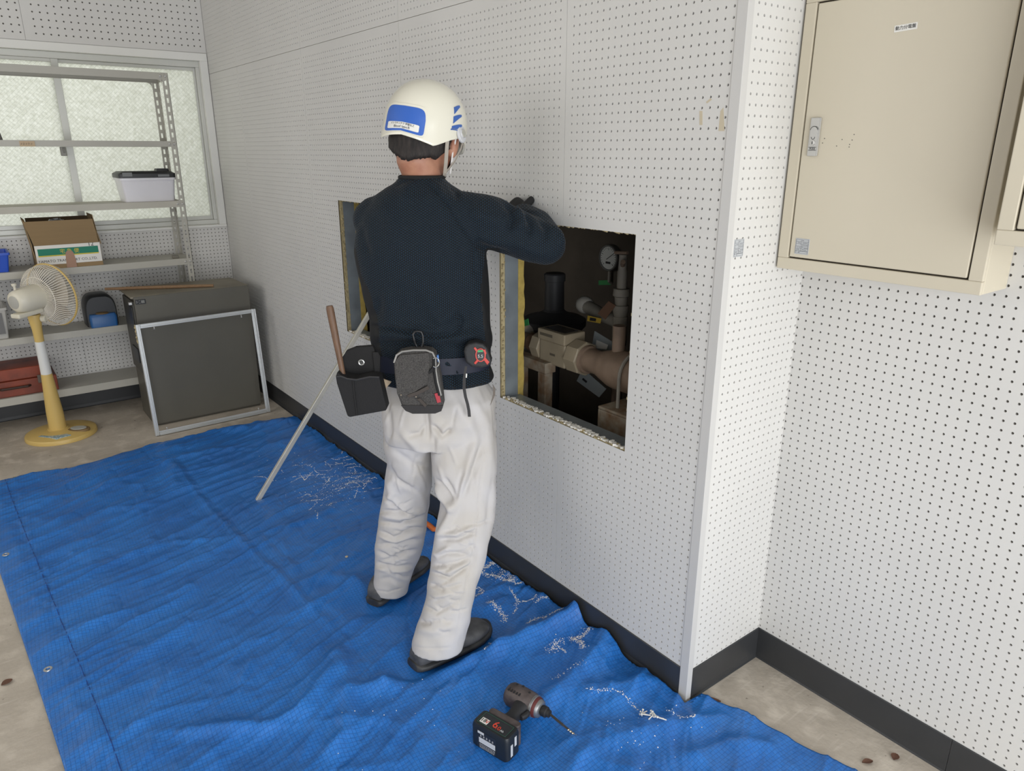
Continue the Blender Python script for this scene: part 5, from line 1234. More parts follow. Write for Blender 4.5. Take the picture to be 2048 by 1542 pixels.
def c4(pts): return [(640 + a / 3.671, 130 + b / 3.671) for a, b in pts]
def c7(pts): return [(700 + a / 3.0235, 850 + b / 3.0235) for a, b in pts]
def link_mesh(name, me, m, parent, smooth=True):
    o = bpy.data.objects.new(name, me); COL.objects.link(o); me.materials.clear()
    me.polygons.foreach_set('use_smooth', [smooth] * len(me.polygons)); return finish(o, m, parent)

man = thing('person', 'man in white helmet, dark navy shirt and pale trousers reaching into the wall hatch', 'person', (-0.40, 0.78, 0.0))

TORSO = [(351, 800, 888, .056, .034), (362, 794, 896, .064, .032), (376, 770, 916, .078, .026), (392, 750, 938, .092, .02), (418, 730, 958, .102, .012), (455, 716, 968, .112, .008), (500, 711, 972, .118, .0), (550, 717, 977, .118, .0), (600, 729, 979, .114, .0),
         (635, 741, 979, .112, .0), (655, 742, 981, .114, .0), (672, 741, 985, .118, .0), (688, 745, 984, .114, .0), (712, 750, 976, .108, .0), (735, 752, 981, .112, .0), (757, 758, 990, .120, .0)]
S_R, E_R, W_R = atM(918, 428, 0.0), atX(1092, 490, -0.085), atX(1046, 436, -0.055)
S_L, E_L, W_L = atM(752, 440, 0.02), None, None
Ht = unit((0.766, 0.643, 0))
E_L = S_L + Ht * 0.16 + UP * -0.20 + V((0.643, -0.766, 0)) * 0.05
W_L = V((-0.10, 0.93, 1.19))
mb = MB(); mb.loft([section(*s) for s in TORSO])
limb(mb, [S_R - V((0.03, -0.02, 0.0)), S_R + (E_R - S_R) * .3 + UP * .006, S_R + (E_R - S_R) * .65 + UP * .004, E_R], [.070, .072, .067, .056])
limb(mb, [E_R, E_R + (W_R - E_R) * .5 + V((0.0, 0, .012)), W_R], [.056, .052, .042])
limb(mb, [S_L, S_L + (E_L - S_L) * .5, E_L], [.064, .060, .050]); limb(mb, [E_L, (E_L + W_L) / 2, W_L], [.05, .046, .038])
sme = remesh(mb, 'shirt', 0.0048, 26, 0.5)
SH = [  # shirt creases
 (c5([(520, 345), (700, 365), (900, 412), (1100, 445), (1250, 430), (1340, 370)]), -.007, 4), (c5([(520, 300), (700, 320), (900, 365), (1100, 400), (1240, 380)]), .007, 8), (c5([(540, 430), (700, 430), (900, 470)]), .007, 9),
 (c5([(1340, 380), (1375, 300), (1310, 235)]), -.006, 4), (c5([(1120, 350), (1250, 240), (1330, 130)]), .006, 12), (c5([(1000, 500), (1250, 470), (1450, 440), (1560, 380)]), .009, 11), (c5([(540, 520), (800, 505), (1000, 520)]), -.008, 7), (c5([(1080, 545), (1250, 520), (1400, 540)]), -.006, 6),
 (c5([(560, 600), (800, 640), (1000, 650)]), .004, 10), (c5([(1180, 690), (1300, 740), (1340, 840)]), .005, 9), (c5([(1180, 780), (1280, 830), (1300, 930)]), -.004, 6),
 (c5([(1000, 10), (1080, 150), (1150, 320)]), .005, 14), (c5([(640, 10), (660, 200), (700, 320)]), .004, 14), (c5([(500, 280), (560, 200), (580, 60)]), -.005, 10), (c5([(1500, 20), (1560, 200), (1580, 420)]), .005, 10),
 (c4([(790, 870), (930, 1020), (1050, 1200), (1130, 1310)]), -.0045, 2.4), (c4([(800, 850), (870, 900), (900, 980)]), .003, 8), (c4([(700, 850), (640, 900), (600, 1000)]), .004, 12), (c4([(530, 890), (600, 860), (720, 830)]), -.003, 5),
 (c4([(960, 880), (1000, 920), (1010, 980)]), -.005, 6), (c4([(1350, 1010), (1400, 1060), (1410, 1140), (1380, 1230)]), -.008, 7), (c4([(1420, 1050), (1480, 1120), (1470, 1220)]), .007, 9), (c4([(1500, 1080), (1540, 1150), (1540, 1260)]), -.007, 6), (c4([(1620, 1130), (1660, 1200), (1650, 1300)]), -.005, 6), (c4([(1700, 1170), (1760, 1240), (1780, 1330)]), .005, 8),
 (c4([(1130, 1240), (1250, 1290), (1400, 1310)]), .006, 12), (c4([(1120, 1300), (1230, 1350), (1380, 1390)]), -.006, 8), (c4([(1080, 1060), (1200, 1110), (1340, 1150)]), .005, 14), (c4([(1420, 1300), (1560, 1360), (1680, 1380)]), .005, 12),
 (c4([(420, 1000), (520, 1150), (560, 1350)]), .005, 16), (c4([(760, 1000), (800, 1200), (800, 1450)]), -.003, 14), (c4([(900, 1150), (960, 1320), (1000, 1500)]), .005, 16), (c4([(1130, 1330), (1140, 1540)]), -.004, 4),
 (c4([(300, 1180), (320, 1300), (360, 1400)]), -.006, 9),
]
folds(sme, SH, [(14, 9, .003, 21), (34, 22, .0014, 22)], 1.6)
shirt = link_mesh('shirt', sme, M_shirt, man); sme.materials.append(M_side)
shirt['label'] = 'dark navy mesh knit long sleeve shirt'
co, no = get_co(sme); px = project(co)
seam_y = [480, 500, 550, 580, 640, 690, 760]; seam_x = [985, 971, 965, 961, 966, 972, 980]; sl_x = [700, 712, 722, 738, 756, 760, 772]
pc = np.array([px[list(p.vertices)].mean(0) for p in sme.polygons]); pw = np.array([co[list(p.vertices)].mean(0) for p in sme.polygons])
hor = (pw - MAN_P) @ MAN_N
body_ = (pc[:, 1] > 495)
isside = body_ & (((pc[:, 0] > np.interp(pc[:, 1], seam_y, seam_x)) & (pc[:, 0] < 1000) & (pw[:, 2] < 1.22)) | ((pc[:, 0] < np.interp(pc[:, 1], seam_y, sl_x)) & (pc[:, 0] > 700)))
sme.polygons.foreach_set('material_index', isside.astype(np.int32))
# hem stitch line, collar
hem = section(752, 757, 988, .118, 0, 48, grow=-.002)
MB().tube(hem, 0.0018, 6, closed=True).build('hem_stitch', M_side, shirt, smooth=True)
col = section(354, 801, 887, .057, .034, 40, grow=.001)
MB().tube([p + UP * 0.0 for p in col], 0.0055, 8, closed=True).build('collar', M_side, shirt, smooth=True)

# trousers
mb = MB()
mb.loft([section(*s) for s in ((742, 782, 962, .090, .0), (766, 776, 974, .102, .0), (790, 765, 990, .120, .0), (825, 765, 992, .128, .0), (855, 767, 992, .126, .0), (876, 772, 990, .112, .0))])
LEGL = [(845, 767, 872, .100, .015), (885, 768, 864, .094, .03), (930, 776, 863, .086, .05), (965, 768, 863, .080, .068), (1015, 759, 858, .078, .086), (1070, 751, 850, .074, .102), (1120, 748, 836, .069, .114), (1155, 746, 824, .066, .121), (1178, 748, 818, .066, .125)]
LEGR = [(845, 868, 992, .100, -.005), (885, 862, 993, .098, -.025), (940, 866, 992, .092, -.052), (1000, 879, 991, .086, -.082), (1040, 873, 987, .083, -.105), (1080, 865, 979, .080, -.125), (1130, 859, 966, .076, -.15), (1180, 852, 953, .072, -.17), (1225, 842, 943, .070, -.187), (1265, 828, 932, .069, -.20), (1292, 822, 926, .070, -.207)]
for LG in (LEGL, LEGR): mb.loft([section(*s, n=28, p=2.2) for s in LG])
tme_ = remesh(mb, 'trousers', 0.0042, 12, 0.5)
TR = [ # creases behind the knees and at the seat
 (c7([(165, 520), (290, 535), (430, 560)]), -.006, 4), (c7([(170, 545), (300, 570), (440, 520)]), .005, 5), (c7([(165, 585), (300, 612), (455, 570)]), -.006, 4), (c7([(165, 640), (260, 690), (445, 620)]), -.006, 4), (c7([(160, 665), (280, 715), (430, 650)]), .005, 5), (c7([(160, 725), (280, 725), (435, 690)]), -.005, 4),
 (c7([(155, 760), (260, 815), (410, 750)]), -.006, 4), (c7([(150, 830), (200, 860), (250, 895)]), -.006, 4), (c7([(160, 852), (280, 865), (390, 850)]), -.005, 4), (c7([(150, 870), (260, 885), (380, 870)]), .004, 5), (c7([(190, 430), (260, 490), (330, 540)]), -.006, 4), (c7([(230, 420), (300, 500), (370, 540)]), .005, 5), (c7([(300, 600), (380, 590), (450, 550)]), -.004, 4),
 (c7([(210, 330), (250, 420), (200, 480)]), .006, 7), (c7([(170, 940), (240, 930), (330, 960)]), -.003, 5), (c7([(390, 370), (440, 460), (470, 540)]), .004, 8),
 (c7([(505, 350), (560, 440), (620, 510)]), .011, 7), (c7([(520, 330), (600, 440), (635, 470)]), -.010, 5), (c7([(570, 320), (620, 400), (640, 450)]), -.007, 5), (c7([(640, 470), (600, 560), (520, 700)]), .010, 8), (c7([(770, 60), (720, 220), (660, 400), (600, 540)]), .008, 9), (c7([(800, 100), (740, 280), (680, 440)]), -.006, 6), (c7([(690, 260), (660, 360), (640, 470)]), -.007, 5),
 (c7([(540, 690), (640, 695), (760, 655)]), -.007, 4), (c7([(550, 665), (640, 665), (740, 620)]), .006, 5), (c7([(500, 800), (580, 775), (720, 790)]), -.006, 4), (c7([(500, 770), (520, 790), (600, 740)]), .006, 5), (c7([(500, 850), (650, 835), (740, 800)]), -.005, 4), (c7([(490, 890), (600, 930), (730, 850)]), -.006, 4), (c7([(490, 870), (600, 890), (730, 830)]), .005, 5),
 (c7([(480, 965), (520, 985), (570, 1005)]), -.005, 4), (c7([(440, 1090), (520, 1140), (640, 1080)]), -.005, 4), (c7([(420, 1180), (450, 1200), (490, 1200)]), -.006, 4), (c7([(400, 1230), (500, 1250), (640, 1210)]), .004, 8), (c7([(470, 1050), (560, 1040), (700, 990)]), .004, 8), (c7([(700, 700), (760, 760), (740, 860)]), -.004, 5), (c7([(830, 620), (840, 500), (860, 300)]), -.003, 5),
 ([(857, 780), (853, 830), (857, 876)], -.010, 5), ([(862, 850), (885, 872), (905, 858)], -.009, 5), ([(850, 850), (838, 868), (815, 872)], -.006, 5), ([(800, 860), (835, 900), (862, 905)], .005, 8), ([(895, 850), (880, 880), (868, 920)], .006, 8), ([(775, 800), (780, 850), (773, 900)], -.004, 6), ([(900, 800), (935, 840), (950, 880)], .004, 12), ([(945, 790), (975, 850), (980, 940)], .004, 10), ([(785, 900), (830, 930), (860, 935)], -.004, 7), ([(772, 930), (790, 960), (840, 985)], -.005, 5),
 (c7([(820, 20), (805, 200), (775, 480), (745, 780), (690, 1010), (630, 1350)]), -.0022, 1.6), (c7([(375, 1335), (480, 1355), (620, 1340)]), -.0018, 1.6), (c7([(150, 1000), (230, 1012), (320, 980)]), -.0018, 1.6),
]
for k in range(46):        # the many small creases of worn cotton
    left = k % 2; y_ = rng.uniform(1000, 1150) if left else rng.uniform(1050, 1260)
    LG = LEGL if left else LEGR; L_, R_ = (np.interp(y_, [q[0] for q in LG], [q[i] for q in LG]) for i in (1, 2))
    a_ = L_ + (R_ - L_) * rng.uniform(.05, .6); w_ = (R_ - L_) * rng.uniform(.2, .45); sl = rng.uniform(-.45, .35)
    TR.append(([(a_, y_), (a_ + w_ / 2, y_ + sl * w_ / 2 + rng.uniform(1, 6)), (a_ + w_, y_ + sl * w_)], rng.choice([-.0026, -.0032, .0022]), rng.uniform(1.8, 3.2)))
for k in range(16):
    x_, y_ = rng.uniform(775, 985), rng.uniform(800, 960); d_ = rng.uniform(-18, 18); TR.append(([(x_, y_), (x_ + d_ * .6, y_ + 20), (x_ + d_, y_ + 40)], rng.choice([-.002, .0018]), rng.uniform(2, 4)))
folds(tme_, TR, [(12, 7, .005, 31), (30, 26, .0022, 32)], 1.55)
trousers = link_mesh('trousers', tme_, M_trs, man); trousers['label'] = 'pale grey work trousers with creased legs'
# pocket slit and a turned-out pocket corner
MB().prism([atM(*p, -.098) for p in c5([(1662, 905), (1690, 950), (1688, 1010), (1640, 1110), (1665, 1010), (1668, 950)])], -MAN_N * .004).build('pocket_slit', mat('pocket_shadow', (110, 102, 94), 0.9), trousers)  # dark sliver coloured as the shade inside the pocket opening
MB().prism([atM(*p, -.125) for p in c5([(590, 850), (690, 885), (650, 930), (622, 968), (598, 940)])], MAN_N * .004).build('pocket_corner', mat('tan_lining', (186, 166, 140), 0.85, var=.3, vscale=60), trousers, bevel=0.001)
mb = MB()
for px_, py_2, s_ in ((931, 1028, 4), (874, 1212, 4), (862, 1232, 2), (890, 1162, 2), (823, 977, 2)):
    pass

# shoes
def shoe(name, heel, toe, mirror):
    a, b = V((*heel, 0.0035)), V((*toe, 0.0035)); d = unit(b - a); s = np.cross(UP, d); L = np.linalg.norm(b - a)
    S = [(0.0, .024, .045), (.03, .033, .062), (.10, .038, .082), (.22, .040, .092), (.36, .041, .090), (.50, .045, .076), (.64, .050, .062), (.78, .051, .054), (.90, .044, .047), (.97, .030, .038), (1.0, .016, .026)]
    def sec(c, w, z0, z1, n=20):
        out = []
        for t in np.arange(n) * 2 * math.pi / n:
            x, y = math.cos(t), math.sin(t)
            out.append(c + s * w * np.sign(x) * abs(x) ** .8 + UP * ((z0 + z1) / 2 + (z1 - z0) / 2 * np.sign(y) * abs(y) ** .7))
        return out
    bend = lambda u_: s * (0.012 * mirror * math.sin(math.pi * u_) )
    up = MB().loft([sec(a + d * L * u_ + bend(u_), w, .014, h) for u_, w, h in S]).build(name, M_shoe, man, smooth=True, sub=1, angle=80)
    MB().loft([sec(a + d * (L * (u_ * 1.03 - .012)) + bend(u_), w + .004, .0, .026 + .006 * (u_ > .9), 24) for u_, w, h in S]).build('sole', M_sole, up, smooth=True, angle=70)
    mb = MB()
    for k, u_ in enumerate((.40, .48, .56)):
        h = float(np.interp(u_, [q[0] for q in S], [q[2] for q in S])); w = float(np.interp(u_, [q[0] for q in S], [q[1] for q in S]))
        mb.tube([a + d * L * u_ + bend(u_) + s * w * k2 * .62 + UP * (h + .0015 - .020 * k2 * k2 * .5) for k2 in (-1, -.5, 0, .5, 1)], .0026, 6)
    mb.stuff().build('lace', M_sole, up, smooth=True)
    return up
sr = shoe('shoe', *SHOES[0], -1); slf = shoe('shoe', *SHOES[1], 1)
MB().tube([atZ(826, 1300, .05), atZ(840, 1308, .052), atZ(850, 1309, .05), atZ(862, 1313, .046), atZ(876, 1319, .036)], .0022, 6).build('piping', mat('grey_piping', (130, 130, 132), 0.6), sr, smooth=True)

# body (continuous figure under the clothes): head, neck, trunk, arms, legs
HC = atM(852, 262, 0.055)
hf = unit(MAN_N * math.cos(math.radians(19.5)) + MAN_E * math.sin(math.radians(19.5)))
hf = unit(hf * math.cos(math.radians(10)) - UP * math.sin(math.radians(10)))
hr = unit(np.cross(hf, UP)); hu = np.cross(hr, hf)
rl = math.radians(8); hr, hu = hr * math.cos(rl) - hu * math.sin(rl), hu * math.cos(rl) + hr * math.sin(rl)
def hp(f, r, u_): return HC + hf * f + hr * r + hu * u_
mb = MB()
HS = [(.118, 0, .030, .036), (.105, 0, .050, .062), (.08, 0, .067, .083), (.045, 0, .076, .094), (.0, .0, .079, .097), (-.035, .003, .077, .094), (-.065, .010, .070, .084), (-.09, .022, .060, .070), (-.112, .038, .044, .050), (-.124, .048, .026, .030)]
mb.loft([ring_(hp(fo, 0, u_), hr, hf, w, dd, 28, 2.1) for u_, fo, w, dd in HS[::-1]])
mb.tube([hp(-.018, 0, -.03), hp(-.026, 0, -.085), atM(845, 352, .036), atM(845, 400, .026)], [.058, .056, .054, .054], 20)
for sgn in (-1, 1):
    mb.ball(hp(-.002, sgn * .085, -.030), .017, .017, .032, 12, 8)
mb.tube([hp(.092, 0, .0), hp(.108, 0, -.028), hp(.118, 0, -.046), hp(.098, 0, -.052)], [.009, .011, .014, .012], 8)
mb.tube([hp(.088, -.05, .018), hp(.1, -.02, .02), hp(.1, .02, .02), hp(.088, .05, .018)], [.008, .010, .010, .008], 8)
mb.tube([hp(.096, -.024, -.074), hp(.101, 0, -.076), hp(.096, .024, -.074)], [.006, .008, .006], 8)
mb.loft([section(*s, grow=-.030) for s in TORSO[3:]])
mb.loft([section(*s, grow=-.034) for s in ((740, 768, 982, .106, .0), (800, 764, 991, .122, .0), (855, 767, 992, .126, .0), (872, 772, 990, .112, .0))])
for LG, sk in ((LEGL, .030), (LEGR, .030)): mb.loft([section(*s, n=24, p=2.0, grow=-.016 - sk * k / len(LG)) for k, s in enumerate(LG)])
limb(mb, [S_R - V((0.03, -0.02, 0.0)), S_R + (E_R - S_R) * .5, E_R], [.050, .048, .040]); limb(mb, [E_R, (E_R + W_R) / 2 + V((0, 0, .006)), W_R, W_R + (W_R - E_R) * .12], [.040, .038, .030, .027])
limb(mb, [S_L, (S_L + E_L) / 2, E_L], [.048, .045, .038]); limb(mb, [E_L, (E_L + W_L) / 2, W_L, W_L + (W_L - E_L) * .12], [.037, .036, .028, .026])
bme = remesh(mb, 'body', 0.006, 4, 0.5)
body = link_mesh('body', bme, M_skin, man)
for sgn in (-1, 1):
    e = MB().ball(hp(.083, sgn * .031, -.004), .012, n=14, m=9).build('eye', mat('eye_white', (226, 222, 216), .25), body, smooth=True)
    MB().lathe(hp(.0935, sgn * .031, -.004), hf, [(0, .0056), (.0012, .005), (.0016, .001)], 14).build('iris', mat('dark_iris', (40, 28, 22), .2), body, smooth=True)
# ear folds
for sgn in (-1, 1):
    MB().tube([hp(-.004 + .017 * math.cos(t), sgn * (.094), -.028 + .026 * math.sin(t)) for t in np.linspace(-1.0, 3.6, 12)], .0035, 6).build('ear_rim', M_skin, body, smooth=True)
# gloved hands: palm, four fingers, thumb
def glove(wrist, fwd, pn, thumb_side, curl):
    """pn = palm normal, thumb_side = unit vector towards the thumb"""
    f, t_, n_ = unit(fwd), unit(thumb_side), unit(pn); mb = MB()
    mb.loft([ring_(wrist + f * u_, t_, n_, w, th, 16, 2.6) for u_, w, th in ((-.012, .031, .022), (.02, .034, .018), (.055, .042, .017), (.085, .043, .014), (.096, .038, .011))])
    for k, (off, L) in enumerate(((.031, .070), (.0105, .079), (-.0105, .073), (-.031, .058))):
        p = wrist + f * .080 + t_ * off; a_ = 0.15; pts = [p]; d = f
        for seg, fr in enumerate((.1, .44, .30, .24)):
            d = unit(f * math.cos(a_) + n_ * math.sin(a_) + t_ * off * .8); p = p + d * L * fr * 1.12; pts.append(p); a_ += curl
        mb.tube(pts, [.0100, .0100, .0095, .0090, .0078], 10); mb.ball(pts[-1], .0078)
    p = wrist + f * .026 + t_ * .030; pts = [wrist + f * .02 + t_ * .016, p, p + unit(t_ * .8 + f * .5 + n_ * .35) * .032, p + unit(t_ * .8 + f * .5 + n_ * .35) * .032 + unit(t_ * .25 + f * .8 + n_ * .5) * .028]
    mb.tube(pts, [.014, .0135, .0115, .0095], 10); mb.ball(pts[-1], .0095)
    me = remesh(mb, 'glove', .0032, 3, .5); return link_mesh('glove', me, M_glove, man)
Fr = unit(W_R - E_R); Fl = unit(W_L - E_L)
glove(W_R + Fr * .006, unit(Fr + V((0.05, 0.25, -.1))), unit(V((0.8, 0.1, -0.5))), unit(np.cross(V((0.8, 0.1, -0.5)), -Fr)) * -1, .55)
fl_ = unit(Fl + V((.5, .1, .2))); pl_ = unit(V((0.2, -0.9, 0.1))); pl_ = unit(pl_ - fl_ * (pl_ @ fl_))
glove(W_L + Fl * .006, fl_, pl_, unit(np.cross(pl_, fl_)) * (1 if np.cross(pl_, fl_)[2] > 0 else -1), .5)

# hair below the helmet
nphi, nu_ = 64, 12; rows = []
for j in range(nu_ + 1):
    row = []
    for i in range(nphi + 1):
        ph = math.radians(82 + 196 * i / nphi); edge = abs(i / nphi - .5) * 2
        low = -.084 - .010 * math.cos(edge * 5) + .05 * max(0, edge - .72) / .28 + .005 * (_hash(np.array([i]), np.array([3]), 1)[0])
        u_ = .03 + (low - .03) * j / nu_
        w = np.interp(u_, [h[0] for h in HS[::-1]], [h[2] for h in HS[::-1]]); dd = np.interp(u_, [h[0] for h in HS[::-1]], [h[3] for h in HS[::-1]]); fo = np.interp(u_, [h[0] for h in HS[::-1]], [h[1] for h in HS[::-1]])
        fb_ = fo + dd * math.cos(ph); rb_ = w * math.sin(ph)
        if u_ < -.03 and math.cos(ph) < 0: fb_ = min(fb_, -.026 - .060 * abs(math.cos(ph)) ** 1.0 * (1 - 0.0 * edge))
        k_ = (.0075 if j < nu_ else .0008) + .0015 * _hash(np.array([i]), np.array([j]), 4)[0]
        n_ = unit(V((math.cos(ph), math.sin(ph), 0)))
        row.append(hp(fb_ + k_ * n_[0], rb_ + k_ * n_[1], u_))
    rows.append(row)
hm = MB().loft(rows, (False, False), closed=False).build('hair', M_hair, man, smooth=True, angle=180)
so = hm.modifiers.new('thickness', 'SOLIDIFY'); so.thickness = .006; so.offset = -1 if False else 0

# helmet
AF, AR, BU = .128, .109, .119
def drop(ph):
    a = abs(math.degrees(ph)) % 360; a = 360 - a if a > 180 else a
    return float(np.interp(a, [0, 25, 50, 70, 92, 112, 135, 158, 180], [.040, .044, .044, .026, .014, .030, .056, .049, .044]))
HO = .011                                                     # the shell's equator above the head centre
def hel(ph, s_, off=0.0):
    """ph: 0 front, 90 right, 180 rear; s_: 0 crown .. 1 equator .. 2 rim"""
    if s_ <= 1: th = s_ * math.pi / 2; rr_, uu_, fl_ = math.sin(th) ** .92, BU * math.cos(th), 0.0
    else: q = s_ - 1; rr_, uu_, fl_ = 1.0 + .014 * q ** 2, -drop(ph) * q, q
    vis = max(0, math.cos(ph)) ** 6 * max(0, s_ - 1.2) * .055
    f_ = (AF * rr_ + vis + off) * math.cos(ph); r_ = (AR * rr_ + off) * math.sin(ph)
    return hp(f_ - .004, r_, HO + uu_ + (off if s_ < .4 else off * .3))
PH = [math.radians(a) for a in range(0, 360, 4)]
ss = list(np.linspace(.03, 1, 13)) + [1.2, 1.4, 1.6, 1.8, 1.94, 2.0]
rings = [[hel(p, s_) for p in PH] for s_ in ss]
rings += [[hel(p, 2.0, -.0012) + hu * -.0018 for p in PH], [hel(p, 1.95, -.006) for p in PH], [hel(p, 1.3, -.006) for p in PH], [hel(p, .9, -.007) for p in PH], [hel(p, .05, -.007) for p in PH]]
helmet = MB().loft(rings).build('helmet', M_helm, man, smooth=True, angle=50); helmet['label'] = 'ivory white safety helmet with blue rear panel'
# raised border, blue panel, white name label on the rear
def patch(p0, p1, s0, s1, off, th, nn=18, mm=10, rad=.18):
    """rounded rectangle wrapped on the shell"""
    cxp, cxs, hx, hs = (p0 + p1) / 2, (s0 + s1) / 2, (p1 - p0) / 2, (s1 - s0) / 2
    ring = []
    for t in np.arange(72) * 2 * math.pi / 72:
        a, b = math.cos(t), math.sin(t); e_ = 2.0 / (2 + 1 / rad); ring.append((math.copysign(abs(a) ** e_, a), math.copysign(abs(b) ** e_, b)))
    rows = []
    for q in np.linspace(0.02, 1, 12): rows.append([hel(math.radians(cxp + hx * a * q), cxs + hs * b * q, off) for a, b in ring])
    inner = rows[0]
    back = [[hel(math.radians(cxp + hx * a), cxs + hs * b, off - th) for a, b in ring]]
    return MB().loft(rows + back)
patch(148.5, 212, .84, 1.91, .0035, .006).build('rear_panel_border', M_helm, helmet, smooth=True)
bpn_ = patch(150.5, 210, .875, 1.87, .0048, .002).build('rear_panel', mat('royal_blue_film', (52, 98, 184), .3), helmet, smooth=True)
nl = patch(157, 203, 1.40, 1.76, .0062, .002, rad=.1).build('name_label', M_white, helmet, smooth=True)
def wrap_text(s, size, cph, cs, m, parent, squash=1.0):
    o = text('label_lettering', s, size, m, (0, 0, 0), (1, 0, 0), (0, 1, 0), parent, .0001, squash=squash); co, _ = get_co(o.data); out = []
    for x, y, z in co: out.append(hel(math.radians(cph) + x / .118 * -1 * -1 * (-1), cs - y / .045, .0067 + z))
    set_co(o.data, np.array(out)); return o
M_ink2 = mat('label_ink', (70, 72, 78), .6)
wrap_text('イトウケンチク 伊藤弘之', .0062, 180, 1.50, M_ink2, nl); wrap_text('Blood type:B', .0086, 180, 1.66, M_ink2, nl, squash=1.05)
# ear boss with ratchet mark and blue wing stripes on the right side
bc, bn = hel(math.radians(93), 1.42, .001), unit(hel(math.radians(93), 1.42, .02) - hel(math.radians(93), 1.42, 0))
boss = MB().lathe(bc - bn * .002, bn, [(0, .024), (.004, .0235), (.006, .021), (.0065, .012), (.0085, .011), (.009, .004)], 28, ref=hu).build('ear_boss', mat('pale_boss', (204, 204, 206), .35), helmet, smooth=True, angle=35)
MB().lathe(bc + bn * .0066, bn, [(0, .0118), (.0022, .0112), (.0024, .009)], 6).build('boss_hexagon', mat('boss_grey', (176, 174, 164), .4), boss)
M_wing = mat('wing_blue', (58, 98, 172), .35)
for k in range(4):
    s0 = .66 + k * .135; p0, p1 = 111 + k * 1.2, 97 - k * 1.0
    rows = []
    for q in np.linspace(0, 1, 7):
        pp = p0 + (p1 - p0) * q; c_ = s0 + .10 * (1 - q) ** 1.3; h_ = .034 * (1 - q) + .014
        rows.append([hel(math.radians(pp), c_ - h_, .0022), hel(math.radians(pp), c_ + h_, .0022), hel(math.radians(pp), c_ + h_, -.001), hel(math.radians(pp), c_ - h_, -.001)])
    MB().loft(rows).build('wing_stripe', M_wing, helmet)
# chin straps and mask
def strap(name, pts, w, m, parent):
    mb = MB(); pts = [V(p) for p in pts]; rows = []
    for i, p in enumerate(pts):
        d = unit(pts[min(i + 1, len(pts) - 1)] - pts[max(i - 1, 0)]); s_ = unit(np.cross(d, p - HC)); n_ = unit(np.cross(s_, d))
        rows.append([p - s_ * w / 2, p + s_ * w / 2, p + s_ * w / 2 + n_ * .0016, p - s_ * w / 2 + n_ * .0016])
    return mb.loft(rows).build(name, m, parent)
for sgn in (1, -1):
    o_ = 0 if sgn > 0 else .045
    jn = hp(-.004 + o_, sgn * .078, -.104)
    strap('chin_strap', [hp(-.056 + o_, sgn * .092, -.004), hp(-.046 + o_, sgn * .091, -.04), hp(-.026 + o_, sgn * .086, -.076), jn], .011, M_strap, helmet)
    strap('chin_strap', [hp(.020, sgn * .105, .002), hp(.017, sgn * .103, -.03), hp(.009, sgn * .094, -.066), jn], .011, M_strap, helmet)
    strap('chin_strap', [jn, hp(.014 + o_ * .6, sgn * .066, -.118), hp(.040, sgn * .038, -.136), hp(.048, 0, -.140)], .011, M_strap, helmet)
M_mask = mat('white_mask', (226, 224, 222), .8)
mk = MB().loft([[hp(fo * math.cos(t) + .016, w * math.sin(t) * 1.0, u_) for t in np.linspace(-1.35, 1.35, 13)] + [hp((fo - .003) * math.cos(t) + .016, (w - .003) * math.sin(t), u_) for t in np.linspace(1.35, -1.35, 13)] for u_, fo, w in ((-.026, .098, .080), (-.05, .108, .080), (-.08, .098, .076), (-.11, .076, .062), (-.128, .06, .05))]).build('face_mask', M_mask, man, smooth=True, angle=60)
for sgn in (1, -1): MB().tube([hp(.03, sgn * .085, -.03), hp(.012, sgn * .096, .0), hp(-.012, sgn * .097, -.012), hp(-.008, sgn * .093, -.05), hp(.024, sgn * .081, -.098)], .0024, 6).build('ear_loop', M_mask, mk, smooth=True)

# belt
M_belt = mat('navy_belt', (20, 25, 44), .6)
r0 = section(712, 750, 976, .108, 0, 56, grow=.0045); r1 = section(712, 750, 976, .108, 0, 56, grow=.0085)
hb = .0235
belt = MB(); n_ = len(r0); 
belt.loft([[p - UP * hb for p in r0], [p - UP * hb for p in r1], [p + UP * hb for p in r1], [p + UP * hb for p in r0], [p - UP * hb for p in r0]], (False, False))
belt.build('belt', M_belt, man, smooth=True, angle=40)

# ================================================================== THINGS HANGING ON THE BELT
def slab(pts, d, th, conv=c5): return MB().prism([atM(*p, d) for p in conv(pts)], MAN_N * th)
tp = thing('tool_pouch', 'black canvas two-pocket tool pouch hanging at the left hip of the man', 'pouch', atM(*c5([(400, 900)])[0], -.10))
slab([(215, 645), (250, 590), (340, 553), (510, 540), (545, 640), (575, 840), (590, 1000), (220, 1000), (190, 800)], -.118, .02).build('back_panel', M_cnv, tp, bevel=.003)
fp = slab([(150, 835), (165, 790), (205, 830), (260, 852), (350, 862), (480, 832), (570, 838), (600, 960), (643, 1150), (630, 1165), (285, 1228), (262, 1215), (205, 1040), (160, 900)], -.172, .05).build('front_pocket', M_cnv, tp, bevel=.006, seg=3)
MB().tube([atM(*p, -.173) for p in c5([(318, 862), (330, 1000), (356, 1205)])], .0028, 6).stuff().build('seam', M_cnv, fp)
MB().tube([atM(*p, -.173) for p in c5([(155, 835), (205, 832), (260, 855), (350, 866), (480, 838), (572, 842)])], .003, 6).build('edge_binding', mat('black_binding', (44, 43, 44), .7), fp, smooth=True)
slab([(505, 600), (560, 600), (580, 640), (575, 830), (530, 830)], -.125, .006).build('belt_loop', M_cnv, tp, bevel=.001)
gcn = atM(*c5([(399, 698)])[0], -.1185)
MB().lathe(gcn, -MAN_N, [(0, .0092), (.002, .0086), (.0026, .007), (.002, .0055), (0, .0052)], 22, (False, False)).build('eyelet', mat('nickel_eyelet', (206, 206, 204), .25, metal=.8), tp, smooth=True)
